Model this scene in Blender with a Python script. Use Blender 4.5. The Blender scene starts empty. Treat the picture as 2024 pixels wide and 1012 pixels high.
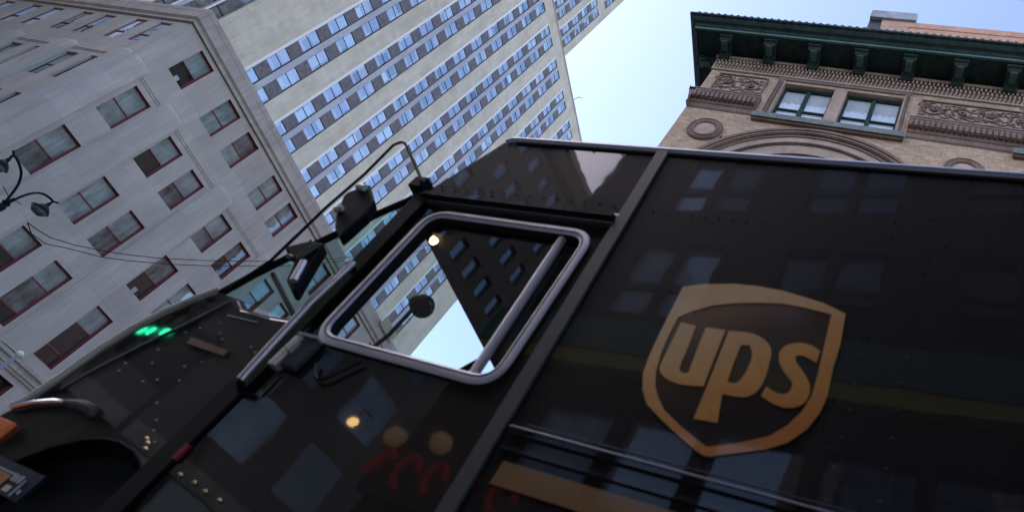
import bpy, bmesh, math, random
from mathutils import Vector, Matrix
random.seed(7)
S = bpy.context.scene
C = S.collection
CZ = 0.65                                    # lens height above the pavement; heights below are written relative to it

# ---------------------------------------------------------------- camera, sky, sun, exposure
cam = bpy.data.objects.new('camera', bpy.data.cameras.new('camera')); C.objects.link(cam); S.camera = cam
cam.data.sensor_width = 36; cam.data.sensor_fit = 'HORIZONTAL'; cam.data.lens = 24.0405
cam.data.shift_x = -0.16705; cam.data.shift_y = -0.0281
cam.data.dof.use_dof = True; cam.data.dof.focus_distance = 45; cam.data.dof.aperture_fstop = 3.2
cam.data.clip_start = 0.05; cam.data.clip_end = 2000
R = Matrix(((0.92718677, 0.07214827, 0.36758581), (-0.19084613, -0.75339993, 0.62925853), (0.32233904, -0.65359251, -0.68477323)))
cam.matrix_world = Matrix.Translation((0, 0, CZ)) @ R.transposed().to_4x4()

W = bpy.data.worlds.new('World'); S.world = W; W.use_nodes = True
nt = W.node_tree; nt.nodes.clear()
sky = nt.nodes.new('ShaderNodeTexSky'); sky.sky_type = 'NISHITA'; sky.sun_disc = False
SUN_EL, SUN_AZ = math.radians(44), math.radians(-105)      # azimuth measured from +Y towards +X
sky.sun_elevation = SUN_EL; sky.sun_rotation = SUN_AZ
sky.air_density = 1.0; sky.dust_density = 1.2; sky.ozone_density = 2.0
bg = nt.nodes.new('ShaderNodeBackground'); bg.inputs['Strength'].default_value = 0.15
wo = nt.nodes.new('ShaderNodeOutputWorld')
hz = nt.nodes.new('ShaderNodeMix'); hz.data_type = 'RGBA'; hz.blend_type = 'MULTIPLY'; hz.inputs[0].default_value = 1; hz.inputs[7].default_value = (1.08, .975, .965, 1)
nt.links.new(sky.outputs[0], hz.inputs[6]); nt.links.new(hz.outputs[2], bg.inputs[0]); nt.links.new(bg.outputs[0], wo.inputs[0])
sun = bpy.data.objects.new('sun', bpy.data.lights.new('sun', 'SUN')); C.objects.link(sun)
sun.data.energy = 0.6; sun.data.angle = math.radians(3); sun.data.color = (1, .95, .87)
sd = Vector((math.sin(SUN_AZ)*math.cos(SUN_EL), math.cos(SUN_AZ)*math.cos(SUN_EL), math.sin(SUN_EL)))
sun.rotation_euler = sd.to_track_quat('Z', 'Y').to_euler()
S.view_settings.view_transform = 'Standard'; S.view_settings.look = 'None'
S.view_settings.gamma = 1; S.view_settings.exposure = 1.6
S.render.engine = 'CYCLES'
S.cycles.use_denoising = True
S.cycles.max_bounces = 8; S.cycles.transparent_max_bounces = 12

# ---------------------------------------------------------------- materials
def mat(name, col=(.5, .5, .5), rough=.6, metal=0, spec=.5, emit=None, est=0, coat=0):
    m = bpy.data.materials.new(name); m.use_nodes = True
    b = m.node_tree.nodes['Principled BSDF']
    b.inputs['Base Color'].default_value = (*col, 1); b.inputs['Roughness'].default_value = rough
    b.inputs['Metallic'].default_value = metal; b.inputs['Specular IOR Level'].default_value = spec
    b.inputs['Coat Weight'].default_value = coat; b.inputs['Coat Roughness'].default_value = .03
    if emit: b.inputs['Emission Color'].default_value = (*emit, 1); b.inputs['Emission Strength'].default_value = est
    return m
def nd(m, t, **k):
    n = m.node_tree.nodes.new(t)
    for a, v in k.items(): setattr(n, a, v)
    return n
def wallcoord(m, sx=1, sz=1):
    """world position as (x+y, z) so courses run level on every upright face"""
    g = nd(m, 'ShaderNodeNewGeometry'); s = nd(m, 'ShaderNodeSeparateXYZ'); a = nd(m, 'ShaderNodeMath', operation='ADD')
    c = nd(m, 'ShaderNodeCombineXYZ'); L = m.node_tree.links
    L.new(g.outputs['Position'], s.inputs[0]); L.new(s.outputs[0], a.inputs[0]); L.new(s.outputs[1], a.inputs[1])
    L.new(a.outputs[0], c.inputs[0]); L.new(s.outputs[2], c.inputs[1])
    mp = nd(m, 'ShaderNodeMapping'); mp.inputs['Scale'].default_value = (sx, sz, 1); L.new(c.outputs[0], mp.inputs[0])
    return mp.outputs[0], g.outputs['Position']
def noise(m, vec, scale, detail=4, rough=.55, stretch=None):
    L = m.node_tree.links
    if stretch:
        mp = nd(m, 'ShaderNodeMapping'); mp.inputs['Scale'].default_value = stretch; L.new(vec, mp.inputs[0]); vec = mp.outputs[0]
    n = nd(m, 'ShaderNodeTexNoise'); n.inputs['Scale'].default_value = scale; n.inputs['Detail'].default_value = detail
    n.inputs['Roughness'].default_value = rough; L.new(vec, n.inputs['Vector']); return n.outputs[0]
def ramp(m, fac, stops):
    r = nd(m, 'ShaderNodeValToRGB'); m.node_tree.links.new(fac, r.inputs[0]); e = r.color_ramp.elements
    e[0].position, e[0].color = stops[0][0], (*stops[0][1], 1); e[1].position, e[1].color = stops[-1][0], (*stops[-1][1], 1)
    for p, c in stops[1:-1]:
        x = e.new(p); x.color = (*c, 1)
    return r.outputs[0]
def mixc(m, f, a, b, mode='MIX'):
    n = nd(m, 'ShaderNodeMix', data_type='RGBA', blend_type=mode); L = m.node_tree.links
    if isinstance(f, float): n.inputs[0].default_value = f
    else: L.new(f, n.inputs[0])
    for i, v in ((6, a), (7, b)):
        if isinstance(v, tuple): n.inputs[i].default_value = (*v, 1)
        else: L.new(v, n.inputs[i])
    return n.outputs[2]
def setbase(m, out, bump=None, bs=.3, bd=.02):
    L = m.node_tree.links; b = m.node_tree.nodes['Principled BSDF']; L.new(out, b.inputs['Base Color'])
    if bump is not None:
        n = nd(m, 'ShaderNodeBump'); n.inputs['Strength'].default_value = bs; n.inputs['Distance'].default_value = bd
        L.new(bump, n.inputs['Height']); L.new(n.outputs[0], b.inputs['Normal'])
def stone(name, lo, hi, bw, bh, joint=.75, jw=.012, stain=.35):
    m = mat(name, hi, .8, spec=.25); L = m.node_tree.links
    v, p = wallcoord(m)
    br = nd(m, 'ShaderNodeTexBrick'); L.new(v, br.inputs[0]); br.inputs['Scale'].default_value = 1
    br.inputs['Brick Width'].default_value = bw; br.inputs['Row Height'].default_value = bh; br.inputs['Mortar Size'].default_value = jw
    br.inputs['Color1'].default_value = (.93, .93, .93, 1); br.inputs['Color2'].default_value = (1.05, 1.05, 1.05, 1)
    br.inputs['Mortar'].default_value = (joint, joint, joint, 1); br.inputs['Mortar Smooth'].default_value = .2
    n1 = noise(m, p, .55, 6, .65, (1, 1, .35)); n2 = noise(m, p, 3.2, 5, .7, (1, 1, .12)); n3 = noise(m, p, 30, 3)
    c = ramp(m, n1, [(.3, lo), (.72, hi)])
    c = mixc(m, 1.0, c, br.outputs[0], 'MULTIPLY')
    st = ramp(m, n2, [(.38, (1-stain,)*3), (.62, (1, 1, 1))])
    c = mixc(m, 1.0, c, st, 'MULTIPLY')
    g = ramp(m, n3, [(.2, (.93,)*3), (.8, (1.05,)*3)])
    setbase(m, mixc(m, 1.0, c, g, 'MULTIPLY'), br.outputs[0], .25, .01)
    return m
M = {}
M['lime'] = stone('limestone_blocks', (.49, .435, .385), (.62, .555, .495), 1.9, .98, .88, .012, .12)
M['limesoft'] = stone('limestone_parapet', (.47, .40, .355), (.62, .54, .485), 2.6, 1.3, .88, .012, .2)
M['conc'] = stone('tower_limestone', (.64, .545, .41), (.83, .725, .575), 1.3, .66, .96, .02, .09)
M['silver'] = mat('bright_steel_mullion', (.92, .86, .80), .55, .0)
M['pierm'] = stone('pale_pier', (.50, .48, .50), (.62, .60, .62), 2, 1.9, .92, .02, .1)
m = M['spandrel'] = mat('cast_spandrel', (.1, .09, .09), .5)
v, p = wallcoord(m); n = noise(m, p, 2.2, 6, .75, (1, 1, 1)); n2 = noise(m, p, 9, 4, .8)
setbase(m, mixc(m, .5, ramp(m, n, [(.35, (.07, .06, .07)), (.6, (.27, .23, .22))]), ramp(m, n2, [(.3, (.07, .06, .07)), (.7, (.25, .21, .21))])), n2, .8, .08)
def schlick(m, add=0.0, f0=.04):
    """reflectance of a pane from either side"""
    L = m.node_tree.links; g = nd(m, 'ShaderNodeNewGeometry'); d = nd(m, 'ShaderNodeVectorMath', operation='DOT_PRODUCT')
    L.new(g.outputs['Incoming'], d.inputs[0]); L.new(g.outputs['True Normal'], d.inputs[1])
    a = nd(m, 'ShaderNodeMath', operation='ABSOLUTE'); L.new(d.outputs['Value'], a.inputs[0])
    s = nd(m, 'ShaderNodeMath', operation='SUBTRACT'); s.inputs[0].default_value = 1; L.new(a.outputs[0], s.inputs[1])
    q = nd(m, 'ShaderNodeMath', operation='POWER'); q.inputs[1].default_value = 5; L.new(s.outputs[0], q.inputs[0])
    f = nd(m, 'ShaderNodeMath', operation='MULTIPLY_ADD', use_clamp=True); f.inputs[1].default_value = 1-f0; f.inputs[2].default_value = f0+add; L.new(q.outputs[0], f.inputs[0])
    return f.outputs[0]
def glass(name, cols, refl, cell=None, rough=.02, tint=(.85, .92, 1)):
    """window glass seen from the street: what hangs behind it, under a mirror-like coat"""
    m = bpy.data.materials.new(name); m.use_nodes = True; N = m.node_tree; N.nodes.clear(); L = N.links
    out = nd(m, 'ShaderNodeOutputMaterial'); d = nd(m, 'ShaderNodeBsdfDiffuse'); g = nd(m, 'ShaderNodeBsdfGlossy')
    g.inputs['Roughness'].default_value = rough; g.inputs['Color'].default_value = (*tint, 1)
    mx = nd(m, 'ShaderNodeMixShader')
    L.new(schlick(m, refl), mx.inputs[0]); L.new(d.outputs[0], mx.inputs[1]); L.new(g.outputs[0], mx.inputs[2]); L.new(mx.outputs[0], out.inputs[0])
    geo = nd(m, 'ShaderNodeNewGeometry')
    if cell:
        sn = nd(m, 'ShaderNodeVectorMath', operation='SNAP'); L.new(geo.outputs['Position'], sn.inputs[0]); sn.inputs[1].default_value = cell
        wn = nd(m, 'ShaderNodeTexWhiteNoise'); L.new(sn.outputs[0], wn.inputs[0]); c = ramp(m, wn.outputs[0], cols)
        # roller blinds pulled down to a different height in every window
        sp_ = nd(m, 'ShaderNodeSeparateXYZ'); L.new(geo.outputs['Position'], sp_.inputs[0])
        ph = nd(m, 'ShaderNodeMath', operation='MULTIPLY_ADD'); ph.inputs[1].default_value = 1/3.95; ph.inputs[2].default_value = -.29; L.new(sp_.outputs[2], ph.inputs[0])
        fr_ = nd(m, 'ShaderNodeMath', operation='FRACT'); L.new(ph.outputs[0], fr_.inputs[0])
        sn2 = nd(m, 'ShaderNodeVectorMath', operation='SNAP'); L.new(geo.outputs['Position'], sn2.inputs[0]); sn2.inputs[1].default_value = (50, 1.45, 3.95)
        wn2 = nd(m, 'ShaderNodeTexWhiteNoise'); L.new(sn2.outputs[0], wn2.inputs[0])
        gt = nd(m, 'ShaderNodeMath', operation='GREATER_THAN'); L.new(fr_.outputs[0], gt.inputs[0]); L.new(wn2.outputs[0], gt.inputs[1])
        c = mixc(m, gt.outputs[0], c, mixc(m, .45, c, (.75, .76, .80)))
    else:
        cn = mixc(m, .5, noise(m, geo.outputs['Position'], .9, 3), noise(m, geo.outputs['Position'], 2.6, 4, .7, (1, 1, .16)))
        c = ramp(m, cn, cols)
    L.new(c, d.inputs['Color'])
    # old panes are never quite flat
    bp = nd(m, 'ShaderNodeBump'); bp.inputs['Strength'].default_value = .06; bp.inputs['Distance'].default_value = .05
    L.new(noise(m, geo.outputs['Position'], 1.3, 2), bp.inputs['Height']); L.new(bp.outputs[0], g.inputs['Normal'])
    return m
M['gtower'] = glass('tower_window_glass', [(.0, (.03, .04, .07)), (.08, (.14, .18, .26)), (.28, (.24, .36, .44)), (.5, (.40, .42, .66)), (.68, (.30, .42, .52)), (.85, (.50, .66, .80)), (1, (.70, .84, .90))], .26, (50, 1.45, 1.2), tint=(.78, .86, 1))
M['gsky'] = glass('office_glass_with_blind', [(.38, (.13, .18, .18)), (.6, (.36, .45, .44))], .13)
M['gdark'] = glass('office_glass_dark_room', [(.3, (.012, .014, .013)), (.7, (.04, .045, .04))], .07)
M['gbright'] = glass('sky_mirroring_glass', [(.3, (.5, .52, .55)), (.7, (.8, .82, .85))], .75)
M['gmid'] = glass('office_glass_half_lit', [(.4, (.03, .04, .04)), (.6, (.20, .25, .24))], .11)
M['gshop'] = glass('shop_glass', [(.3, (.01, .01, .012)), (.7, (.03, .03, .035))], .05)
M['gbrick'] = glass('blind_behind_glass', [(.3, (.50, .54, .56)), (.7, (.66, .70, .74))], .12)
M['gback'] = glass('sky_facing_glass', [(.3, (.10, .13, .2)), (.7, (.18, .22, .32))], .35, tint=(.8, .9, 1))
M['gpale'] = glass('glass_with_pale_blind', [(.3, (.42, .50, .66)), (.7, (.56, .64, .8))], .2)  # pale blue base put in for the sky these panes reflect
M['red'] = mat('oxblood_frame_paint', (.22, .05, .055), .5)
M['black'] = mat('black_frame_paint', (.02, .022, .025), .4)
def brick(name, c1, c2, mortar, dirt=.3):
    m = mat(name, c1, .85, spec=.2); L = m.node_tree.links
    v, p = wallcoord(m); br = nd(m, 'ShaderNodeTexBrick'); L.new(v, br.inputs[0]); br.inputs['Scale'].default_value = 1
    br.inputs['Brick Width'].default_value = .36; br.inputs['Row Height'].default_value = .095; br.inputs['Mortar Size'].default_value = .011
    br.inputs['Color1'].default_value = (*c1, 1); br.inputs['Color2'].default_value = (*c2, 1); br.inputs['Mortar'].default_value = (*mortar, 1)
    br.inputs['Bias'].default_value = -.1
    n = noise(m, p, .7, 6, .7); n2 = noise(m, p, 6, 4, .7, (1, 1, .5))
    c = mixc(m, 1.0, br.outputs[0], ramp(m, n, [(.3, (1-dirt,)*3), (.7, (1.12,)*3)]), 'MULTIPLY')
    c = mixc(m, 1.0, c, ramp(m, n2, [(.3, (.80, .79, .80)), (.7, (1.16, 1.12, 1.06))]), 'MULTIPLY')
    setbase(m, c, br.outputs[1], -.5, .006); return m
M['brick'] = brick('tan_brick', (.60, .41, .275), (.37, .24, .155), (.60, .49, .39))
M['brickdark'] = brick('dark_brown_brick', (.065, .042, .032), (.045, .03, .023), (.05, .043, .038))
M['brickfar'] = brick('brown_brick', (.20, .15, .125), (.15, .11, .09), (.16, .14, .12), .2)
M['salmon'] = brick('salmon_brick', (.62, .34, .24), (.55, .30, .22), (.6, .45, .36), .25)
def orn(name, lo, hi, sc=9):
    m = mat(name, hi, .8, spec=.2); g = nd(m, 'ShaderNodeNewGeometry'); p = g.outputs['Position']
    n = noise(m, p, sc, 5, .7); n2 = noise(m, p, .9, 4)
    c = mixc(m, 1.0, ramp(m, n, [(.3, lo), (.7, hi)]), ramp(m, n2, [(.3, (.8,)*3), (.7, (1.15,)*3)]), 'MULTIPLY')
    setbase(m, c, n, .5, .03); return m
M['terra'] = orn('terracotta_ornament', (.15, .10, .08), (.33, .22, .17))
M['terrapale'] = orn('pale_terracotta', (.40, .29, .22), (.54, .40, .32), 3)
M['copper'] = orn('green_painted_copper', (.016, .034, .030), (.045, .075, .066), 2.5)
M['copperlit'] = orn('green_copper_fascia', (.07, .13, .11), (.13, .21, .18), 4)  # lit copy of the copper, brightness put into its colour
M['sill'] = orn('grey_green_sill_stone', (.15, .17, .15), (.26, .27, .25), 3)
M['asphalt'] = orn('asphalt', (.04, .04, .042), (.06, .06, .062), 25)
M['pave'] = orn('pavement_concrete', (.24, .23, .22), (.34, .33, .31), 6)
M['kerb'] = orn('kerb_stone', (.3, .29, .28), (.4, .39, .37), 8)
M['paintmark'] = mat('road_paint', (.7, .7, .68), .7)
M['galv'] = orn('galvanised_cap', (.30, .31, .35), (.38, .40, .45), 1.2)

# ---------------------------------------------------------------- builders
class MB:
    def __init__(s): s.v = []; s.f = []; s.m = []; s.mats = []
    def mi(s, m):
        if m not in s.mats: s.mats.append(m)
        return s.mats.index(m)
    def face(s, pts, m):
        i = len(s.v); s.v += [tuple(p) for p in pts]; s.f.append(tuple(range(i, i+len(pts)))); s.m.append(s.mi(m))
    def box(s, a, b, m):
        x0, y0, z0 = (min(a[i], b[i]) for i in range(3)); x1, y1, z1 = (max(a[i], b[i]) for i in range(3)); i = len(s.v)
        s.v += [(x0, y0, z0), (x1, y0, z0), (x1, y1, z0), (x0, y1, z0), (x0, y0, z1), (x1, y0, z1), (x1, y1, z1), (x0, y1, z1)]
        for q in ((0, 3, 2, 1), (4, 5, 6, 7), (0, 1, 5, 4), (1, 2, 6, 5), (2, 3, 7, 6), (3, 0, 4, 7)):
            s.f.append(tuple(i+k for k in q)); s.m.append(s.mi(m))
    def prism(s, poly, fn, a, b, m, caps=True):
        """poly: 2-D outline, fn(p,q,w) -> 3-D point, swept w from a to b"""
        n = len(poly); i = len(s.v)
        s.v += [tuple(fn(p, q, a)) for p, q in poly] + [tuple(fn(p, q, b)) for p, q in poly]
        for k in range(n):
            s.f.append((i+k, i+(k+1) % n, i+n+(k+1) % n, i+n+k)); s.m.append(s.mi(m))
        if caps:
            s.f.append(tuple(i+k for k in reversed(range(n)))); s.m.append(s.mi(m)); s.f.append(tuple(i+n+k for k in range(n))); s.m.append(s.mi(m))
    def tube(s, pts, r, m, seg=8, close=False, rs=None):
        pts = [Vector(p) for p in pts]; n = len(pts); i0 = len(s.v); up = None
        for k, p in enumerate(pts):
            a = pts[k-1] if (k or close) else p; b = pts[(k+1) % n] if (k < n-1 or close) else p
            t = (b-a).normalized()
            if up is None: up = t.orthogonal().normalized()
            else: up = (up - t*up.dot(t)).normalized()
            w = t.cross(up); rr = rs[k] if rs else r
            for j in range(seg):
                g = 2*math.pi*j/seg; s.v.append(tuple(p + (up*math.cos(g) + w*math.sin(g))*rr))
        for k in range(n if close else n-1):
            for j in range(seg):
                s.f.append((i0+k*seg+j, i0+k*seg+(j+1) % seg, i0+((k+1) % n)*seg+(j+1) % seg, i0+((k+1) % n)*seg+j)); s.m.append(s.mi(m))
        if not close:
            s.f.append(tuple(i0+j for j in reversed(range(seg)))); s.m.append(s.mi(m)); s.f.append(tuple(i0+(n-1)*seg+j for j in range(seg))); s.m.append(s.mi(m))
    def lathe(s, prof, c, m, seg=24, axis='z', tilt=None):
        i = len(s.v); c = Vector(c); n = len(prof)
        for k in range(seg):
            g = 2*math.pi*k/seg
            for r, h in prof:
                v = Vector((r*math.cos(g), r*math.sin(g), h))
                if axis == 'y': v = Vector((v.x, v.z, v.y))
                if axis == 'x': v = Vector((v.z, v.x, v.y))
                if tilt is not None: v = tilt @ v
                s.v.append(tuple(c+v))
        for k in range(seg):
            for j in range(n-1):
                s.f.append((i+k*n+j, i+((k+1) % seg)*n+j, i+((k+1) % seg)*n+j+1, i+k*n+j+1)); s.m.append(s.mi(m))
    def build(s, name, parent=None, smooth=False, bevel=0, **kw):
        me = bpy.data.meshes.new(name); me.from_pydata(s.v, [], s.f); me.update()
        for m in s.mats: me.materials.append(m)
        me.polygons.foreach_set('material_index', s.m)
        bm = bmesh.new(); bm.from_mesh(me); bmesh.ops.remove_doubles(bm, verts=bm.verts, dist=1e-5); bmesh.ops.recalc_face_normals(bm, faces=bm.faces)
        bm.to_mesh(me); bm.free()
        if smooth:
            me.polygons.foreach_set('use_smooth', [True]*len(me.polygons))
            try: me.set_sharp_from_angle(angle=math.radians(38))
            except Exception: pass
        o = bpy.data.objects.new(name, me); C.objects.link(o); o.parent = parent
        if bevel:
            b = o.modifiers.new('bevel', 'BEVEL'); b.width = bevel; b.segments = 3; b.limit_method = 'ANGLE'; b.harden_normals = False
        for k, v in kw.items(): o[k] = v
        return o
def thing(name, label, cat, loc=(0, 0, 0), rz=0, group=None):
    o = bpy.data.objects.new(name, None); C.objects.link(o); o.location = loc; o.rotation_euler = (0, 0, rz)
    o['label'] = label; o['category'] = cat; o.empty_display_size = .3
    if group: o['group'] = group
    return o
def copy_tree(o, parent=None):
    c = o.copy(); C.objects.link(c); c.parent = parent
    for ch in list(o.children): copy_tree(ch, c)
    return c
class Face:
    """an upright facade plane: u runs along it, z up, d inward behind it"""
    def __init__(s, origin, U, N): s.o = Vector(origin); s.U = Vector(U); s.N = Vector(N)
    def p(s, u, z, d=0): return s.o + s.U*u + Vector((0, 0, z)) - s.N*d
    def wall(s, mb, u0, u1, z0, z1, holes, depth, m, mr):
        us = sorted({u0, u1, *[h[i] for h in holes for i in (0, 1)]}); zs = sorted({z0, z1, *[h[i] for h in holes for i in (2, 3)]})
        us = [u for u in us if u0 <= u <= u1]; zs = [z for z in zs if z0 <= z <= z1]
        for a, b in zip(us, us[1:]):
            run = None
            for c, d in zip(zs, zs[1:]):
                um, zm = (a+b)/2, (c+d)/2
                hole = any(h[0] < um < h[1] and h[2] < zm < h[3] for h in holes)
                if hole:
                    if run is not None: mb.face([s.p(a, run), s.p(b, run), s.p(b, c), s.p(a, c)], m); run = None
                elif run is None: run = c
            if run is not None: mb.face([s.p(a, run), s.p(b, run), s.p(b, zs[-1]), s.p(a, zs[-1])], m)
        for h in holes:
            a, b, c, d = h[:4]; e = h[4] if len(h) > 4 else depth
            for q in (((a, c), (b, c)), ((b, c), (b, d)), ((b, d), (a, d)), ((a, d), (a, c))):
                mb.face([s.p(*q[0]), s.p(*q[1]), s.p(*q[1], e), s.p(*q[0], e)], mr)
    def box(s, mb, u0, u1, z0, z1, d0, d1, m):
        a, b = s.p(u0, z0, d0), s.p(u1, z1, d1); mb.box(a, b, m)
    def sweep(s, mb, prof, u0, u1, m, caps=True):
        """prof: (projection outward, z) outline swept along the facade"""
        mb.prism(prof, lambda a, z, u: s.p(u, z, -a), u0, u1, m, caps)
def wbuild(mb, name, root, **kw):
    """mesh written in world coordinates, hung under a root standing at its own base"""
    ox, oy, oz = root.location
    mb.v = [(x-ox, y-oy, z-oz) for x, y, z in mb.v]
    return mb.build(name, root, **kw)
def struct(mb, name): return mb.build(name, kind='structure')
G = -CZ
# ---------------------------------------------------------------- ground, roads, pavements
mb = MB(); mb.face([(-900, -900, -.30), (900, -900, -.30), (900, 900, -.30), (-900, 900, -.30)], M['asphalt']); struct(mb, 'ground')
mb = MB(); mb.face([(-300, .55, -.14), (300, .55, -.14), (300, 13.5, -.14), (-300, 13.5, -.14)], M['asphalt']); struct(mb, 'street')
mb = MB(); mb.face([(-35, -200, -.144), (-17.5, -200, -.144), (-17.5, 300, -.144), (-35, 300, -.144)], M['asphalt']); struct(mb, 'avenue')
def slab(x0, x1, y0, y1):
    mb = MB(); mb.box((x0+.18, y0+.18, -.29), (x1-.18, y1-.18, 0), M['pave'])
    for a, b in (((x0, y0), (x1, y0+.177)), ((x0, y1-.177), (x1, y1)), ((x0, y0+.18), (x0+.177, y1-.18)), ((x1-.177, y0+.18), (x1, y1-.18))):
        mb.box((*a, -.29), (*b, .004), M['kerb'])
    struct(mb, 'pavement')
slab(-17, 120, -60, .5); slab(-17, 120, 14, 120); slab(-140, -35.6, 10.8, 220); slab(-140, -35.6, -120, .5)
mb = MB()
for k in range(9): mb.box((-16.2, 1.2+k*1.35, -.139), (-13.4, 1.75+k*1.35, -.136), M['paintmark'])
for k in range(12): mb.box((-9+k*7, 7.0, -.139), (-6+k*7, 7.12, -.136), M['paintmark'])
struct(mb, 'road_markings')

# ---------------------------------------------------------------- pale corner building across the avenue
root = thing('office_building', 'pale grey limestone corner building with oxblood window frames and rounded stone piers', 'building', (-46, 20, 0))
XL, YC = -40.0, 14.47
FR = Face((XL, 0, CZ), (0, 1, 0), (1, 0, 0)); FL = Face((0, YC, CZ), (1, 0, 0), (0, -1, 0))
starts = [15.96]
for k in range(8): starts += [19.13+5.67*k, 21.44+5.67*k]
starts = [s for s in starts if s < 62]
rows = [(20.8, 23.0), (16.62, 18.9), (12.52, 15.02), (7.5, 10.92)]
holesR = [(y, y+1.31, a, b, .28) for y in starts for a, b in rows]
lstarts = [-42.22, -44.27]
for k in range(5): lstarts += [-46.98-4.82*k, -49.05-4.82*k]
holesL = [(x, x+1.08, a, b, .20 if a < 20 else .14) for x in lstarts for a, b in rows]
shopR = [(15.6+5.67*k, 19.9+5.67*k, .2, 6.05, .5) for k in range(8)]
shopL = [(-45.2-4.9*k, -41.1-4.9*k, .2, 6.05, .5) for k in range(5)]
TOPZ = 23.25
mb = MB(); FR.wall(mb, YC, 61, G, TOPZ, holesR+shopR, .28, M['lime'], M['red'])
wbuild(mb, 'wall', root)
mb = MB(); FL.wall(mb, -72, XL, G, TOPZ, holesL+shopL, .28, M['lime'], M['lime'])
mb.box((-71.9, 60.99, 0), (XL-.3, 61, CZ+24), M['limesoft']); mb.box((-72, YC+.2, 0), (-71.9, 61, CZ+24), M['limesoft'])
wbuild(mb, 'wall', root)
# parapet: soffit step, then a two-tier band
mb = MB()
prof = [(-.45, 23.25), (.14, 23.30), (.14, 23.50), (.277, 23.62), (.277, 24.2), (.262, 24.21), (.262, 24.24), (.277, 24.25), (.277, 24.57), (-.45, 24.57)]
for (pf, fn_a, fn_b) in ((prof, None, None),):
    ring = []
    def ringpt(a, z): return [(-72, YC-a, z+CZ), (XL+a, YC-a, z+CZ), (XL+a, 61, z+CZ)]
    n = len(pf)
    for k in range(n):
        A = ringpt(*pf[k]); B = ringpt(*pf[(k+1) % n])
        for j in (0, 1): mb.face([A[j], A[j+1], B[j+1], B[j]], M['limesoft'])
wbuild(mb, 'parapet', root)
mb = MB(); mb.face([(-72, YC, CZ+23.9), (XL, YC, CZ+23.9), (XL, 61, CZ+23.9), (-72, 61, CZ+23.9)], M['pave']); wbuild(mb, 'roof', root)
# shallow piers with rounded heads, each its own part
def pier(F, u0, u1, name='pier'):
    mb = MB(); P = .26; ch = .16; zt = 19.85; r = .42
    def ring(z, k, w=0): return [F.p(u0+w, z, .0), F.p(u0+ch+w, z, -P*k), F.p((u0+u1)/2, z, -(P+.05)*k), F.p(u1-ch-w, z, -P*k), F.p(u1-w, z, .0)]
    zs = [(7.02, 1, 0)] + [(zt-r, 1, 0)] + [(zt-r+r*math.sin(t), max(.02, math.cos(t)), .3*(1-math.cos(t))) for t in [math.pi/2*i/7 for i in range(1, 8)]]
    rs = [ring(z, k, w) for z, k, w in zs]
    for a, b in zip(rs, rs[1:]):
        for j in range(4): mb.face([a[j], a[j+1], b[j+1], b[j]], M['lime'])
    wbuild(mb, name, root, smooth=True)
pier(FR, YC-.0, 15.72)
for k in range(8):
    a = 17.45+5.67*k if k < 8 else 0
    if a < 60: pier(FR, a, a+1.58)
pier(FL, -41.05, XL+.0)
for k in range(5): pier(FL, -45.85-4.82*k, -44.4-4.82*k)
# thin grooved ledges above the fourth-floor windows, string course over the shops
mb = MB()
for F, spans in ((FR, [(15.75, 17.42)]+[(19.06+5.67*k, 23.08+5.67*k) for k in range(7)]), (FL, [(-44.37, -41.08)]+[(-49.2-4.82*k, -45.88-4.82*k) for k in range(5)])):
    for a, b in spans:
        mb = MB()
        for z in (19.22, 19.36): F.box(mb, a, b, z, z+.035, -.035, .0, M['limesoft'])
        wbuild(mb, 'ledge', root)
mb = MB()
FR.sweep(mb, [(0, 6.35), (.12, 6.35), (.12, 6.5), (.2, 6.5), (.2, 6.64), (.14, 6.66), (.14, 6.78), (.28, 6.80), (.28, 6.98), (0, 7.0)], YC-.28, 61, M['limesoft'])
wbuild(mb, 'string_course', root); mb = MB()
FL.sweep(mb, [(0, 6.35), (.12, 6.35), (.12, 6.5), (.2, 6.5), (.2, 6.64), (.14, 6.66), (.14, 6.78), (.28, 6.80), (.28, 6.98), (0, 7.0)], -72, XL-.003, M['limesoft'])
wbuild(mb, 'string_course', root)
# windows: frame with sash panes as sub-parts
rg = random.Random(3)
def window(F, u, z0, z1, w, depth, tall, kinds, fr=M['red'], lw=.05, root=root, bars=None):
    mb = MB(); d0, d1 = depth-.07, depth-.003
    F.box(mb, u, u+lw, z0, z1, d0, d1, fr); F.box(mb, u+w-lw, u+w, z0, z1, d0, d1, fr)
    F.box(mb, u+lw, u+w-lw, z0, z0+lw*1.3, d0, d1, fr); F.box(mb, u+lw, u+w-lw, z1-lw, z1, d0, d1, fr)
    cuts = [z0+lw*1.3] + ([z0+(z1-z0)*f for f in tall]) + [z1-lw]
    for c in cuts[1:-1]: F.box(mb, u+lw, u+w-lw, c-.03, c+.03, d0-.01, d1, fr)
    f = wbuild(mb, 'window', root)
    for k in range(len(cuts)-1):
        a = cuts[k]+(.03 if k else 0); b = cuts[k+1]-(.03 if k < len(cuts)-2 else 0)
        mb = MB(); dd = depth-.03 if k % 2 == 0 else depth-.05
        mb.face([F.p(u+lw, a, dd), F.p(u+w-lw, a, dd), F.p(u+w-lw, b, dd), F.p(u+lw, b, dd)], kinds[k % len(kinds)])
        if kinds[k % len(kinds)] is M['gdark'] and rg.random() < .6:      # something pale on the sill behind the glass
            q = u+lw+.1+rg.random()*.5; F.box(mb, q, q+.28, a+.02, a+.3, dd-.004, dd-.002, M['pierm'])
        ox, oy, oz = root.location; mb.v = [(x-ox, y-oy, z-oz) for x, y, z in mb.v]
        mb.build('pane', f)
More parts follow.
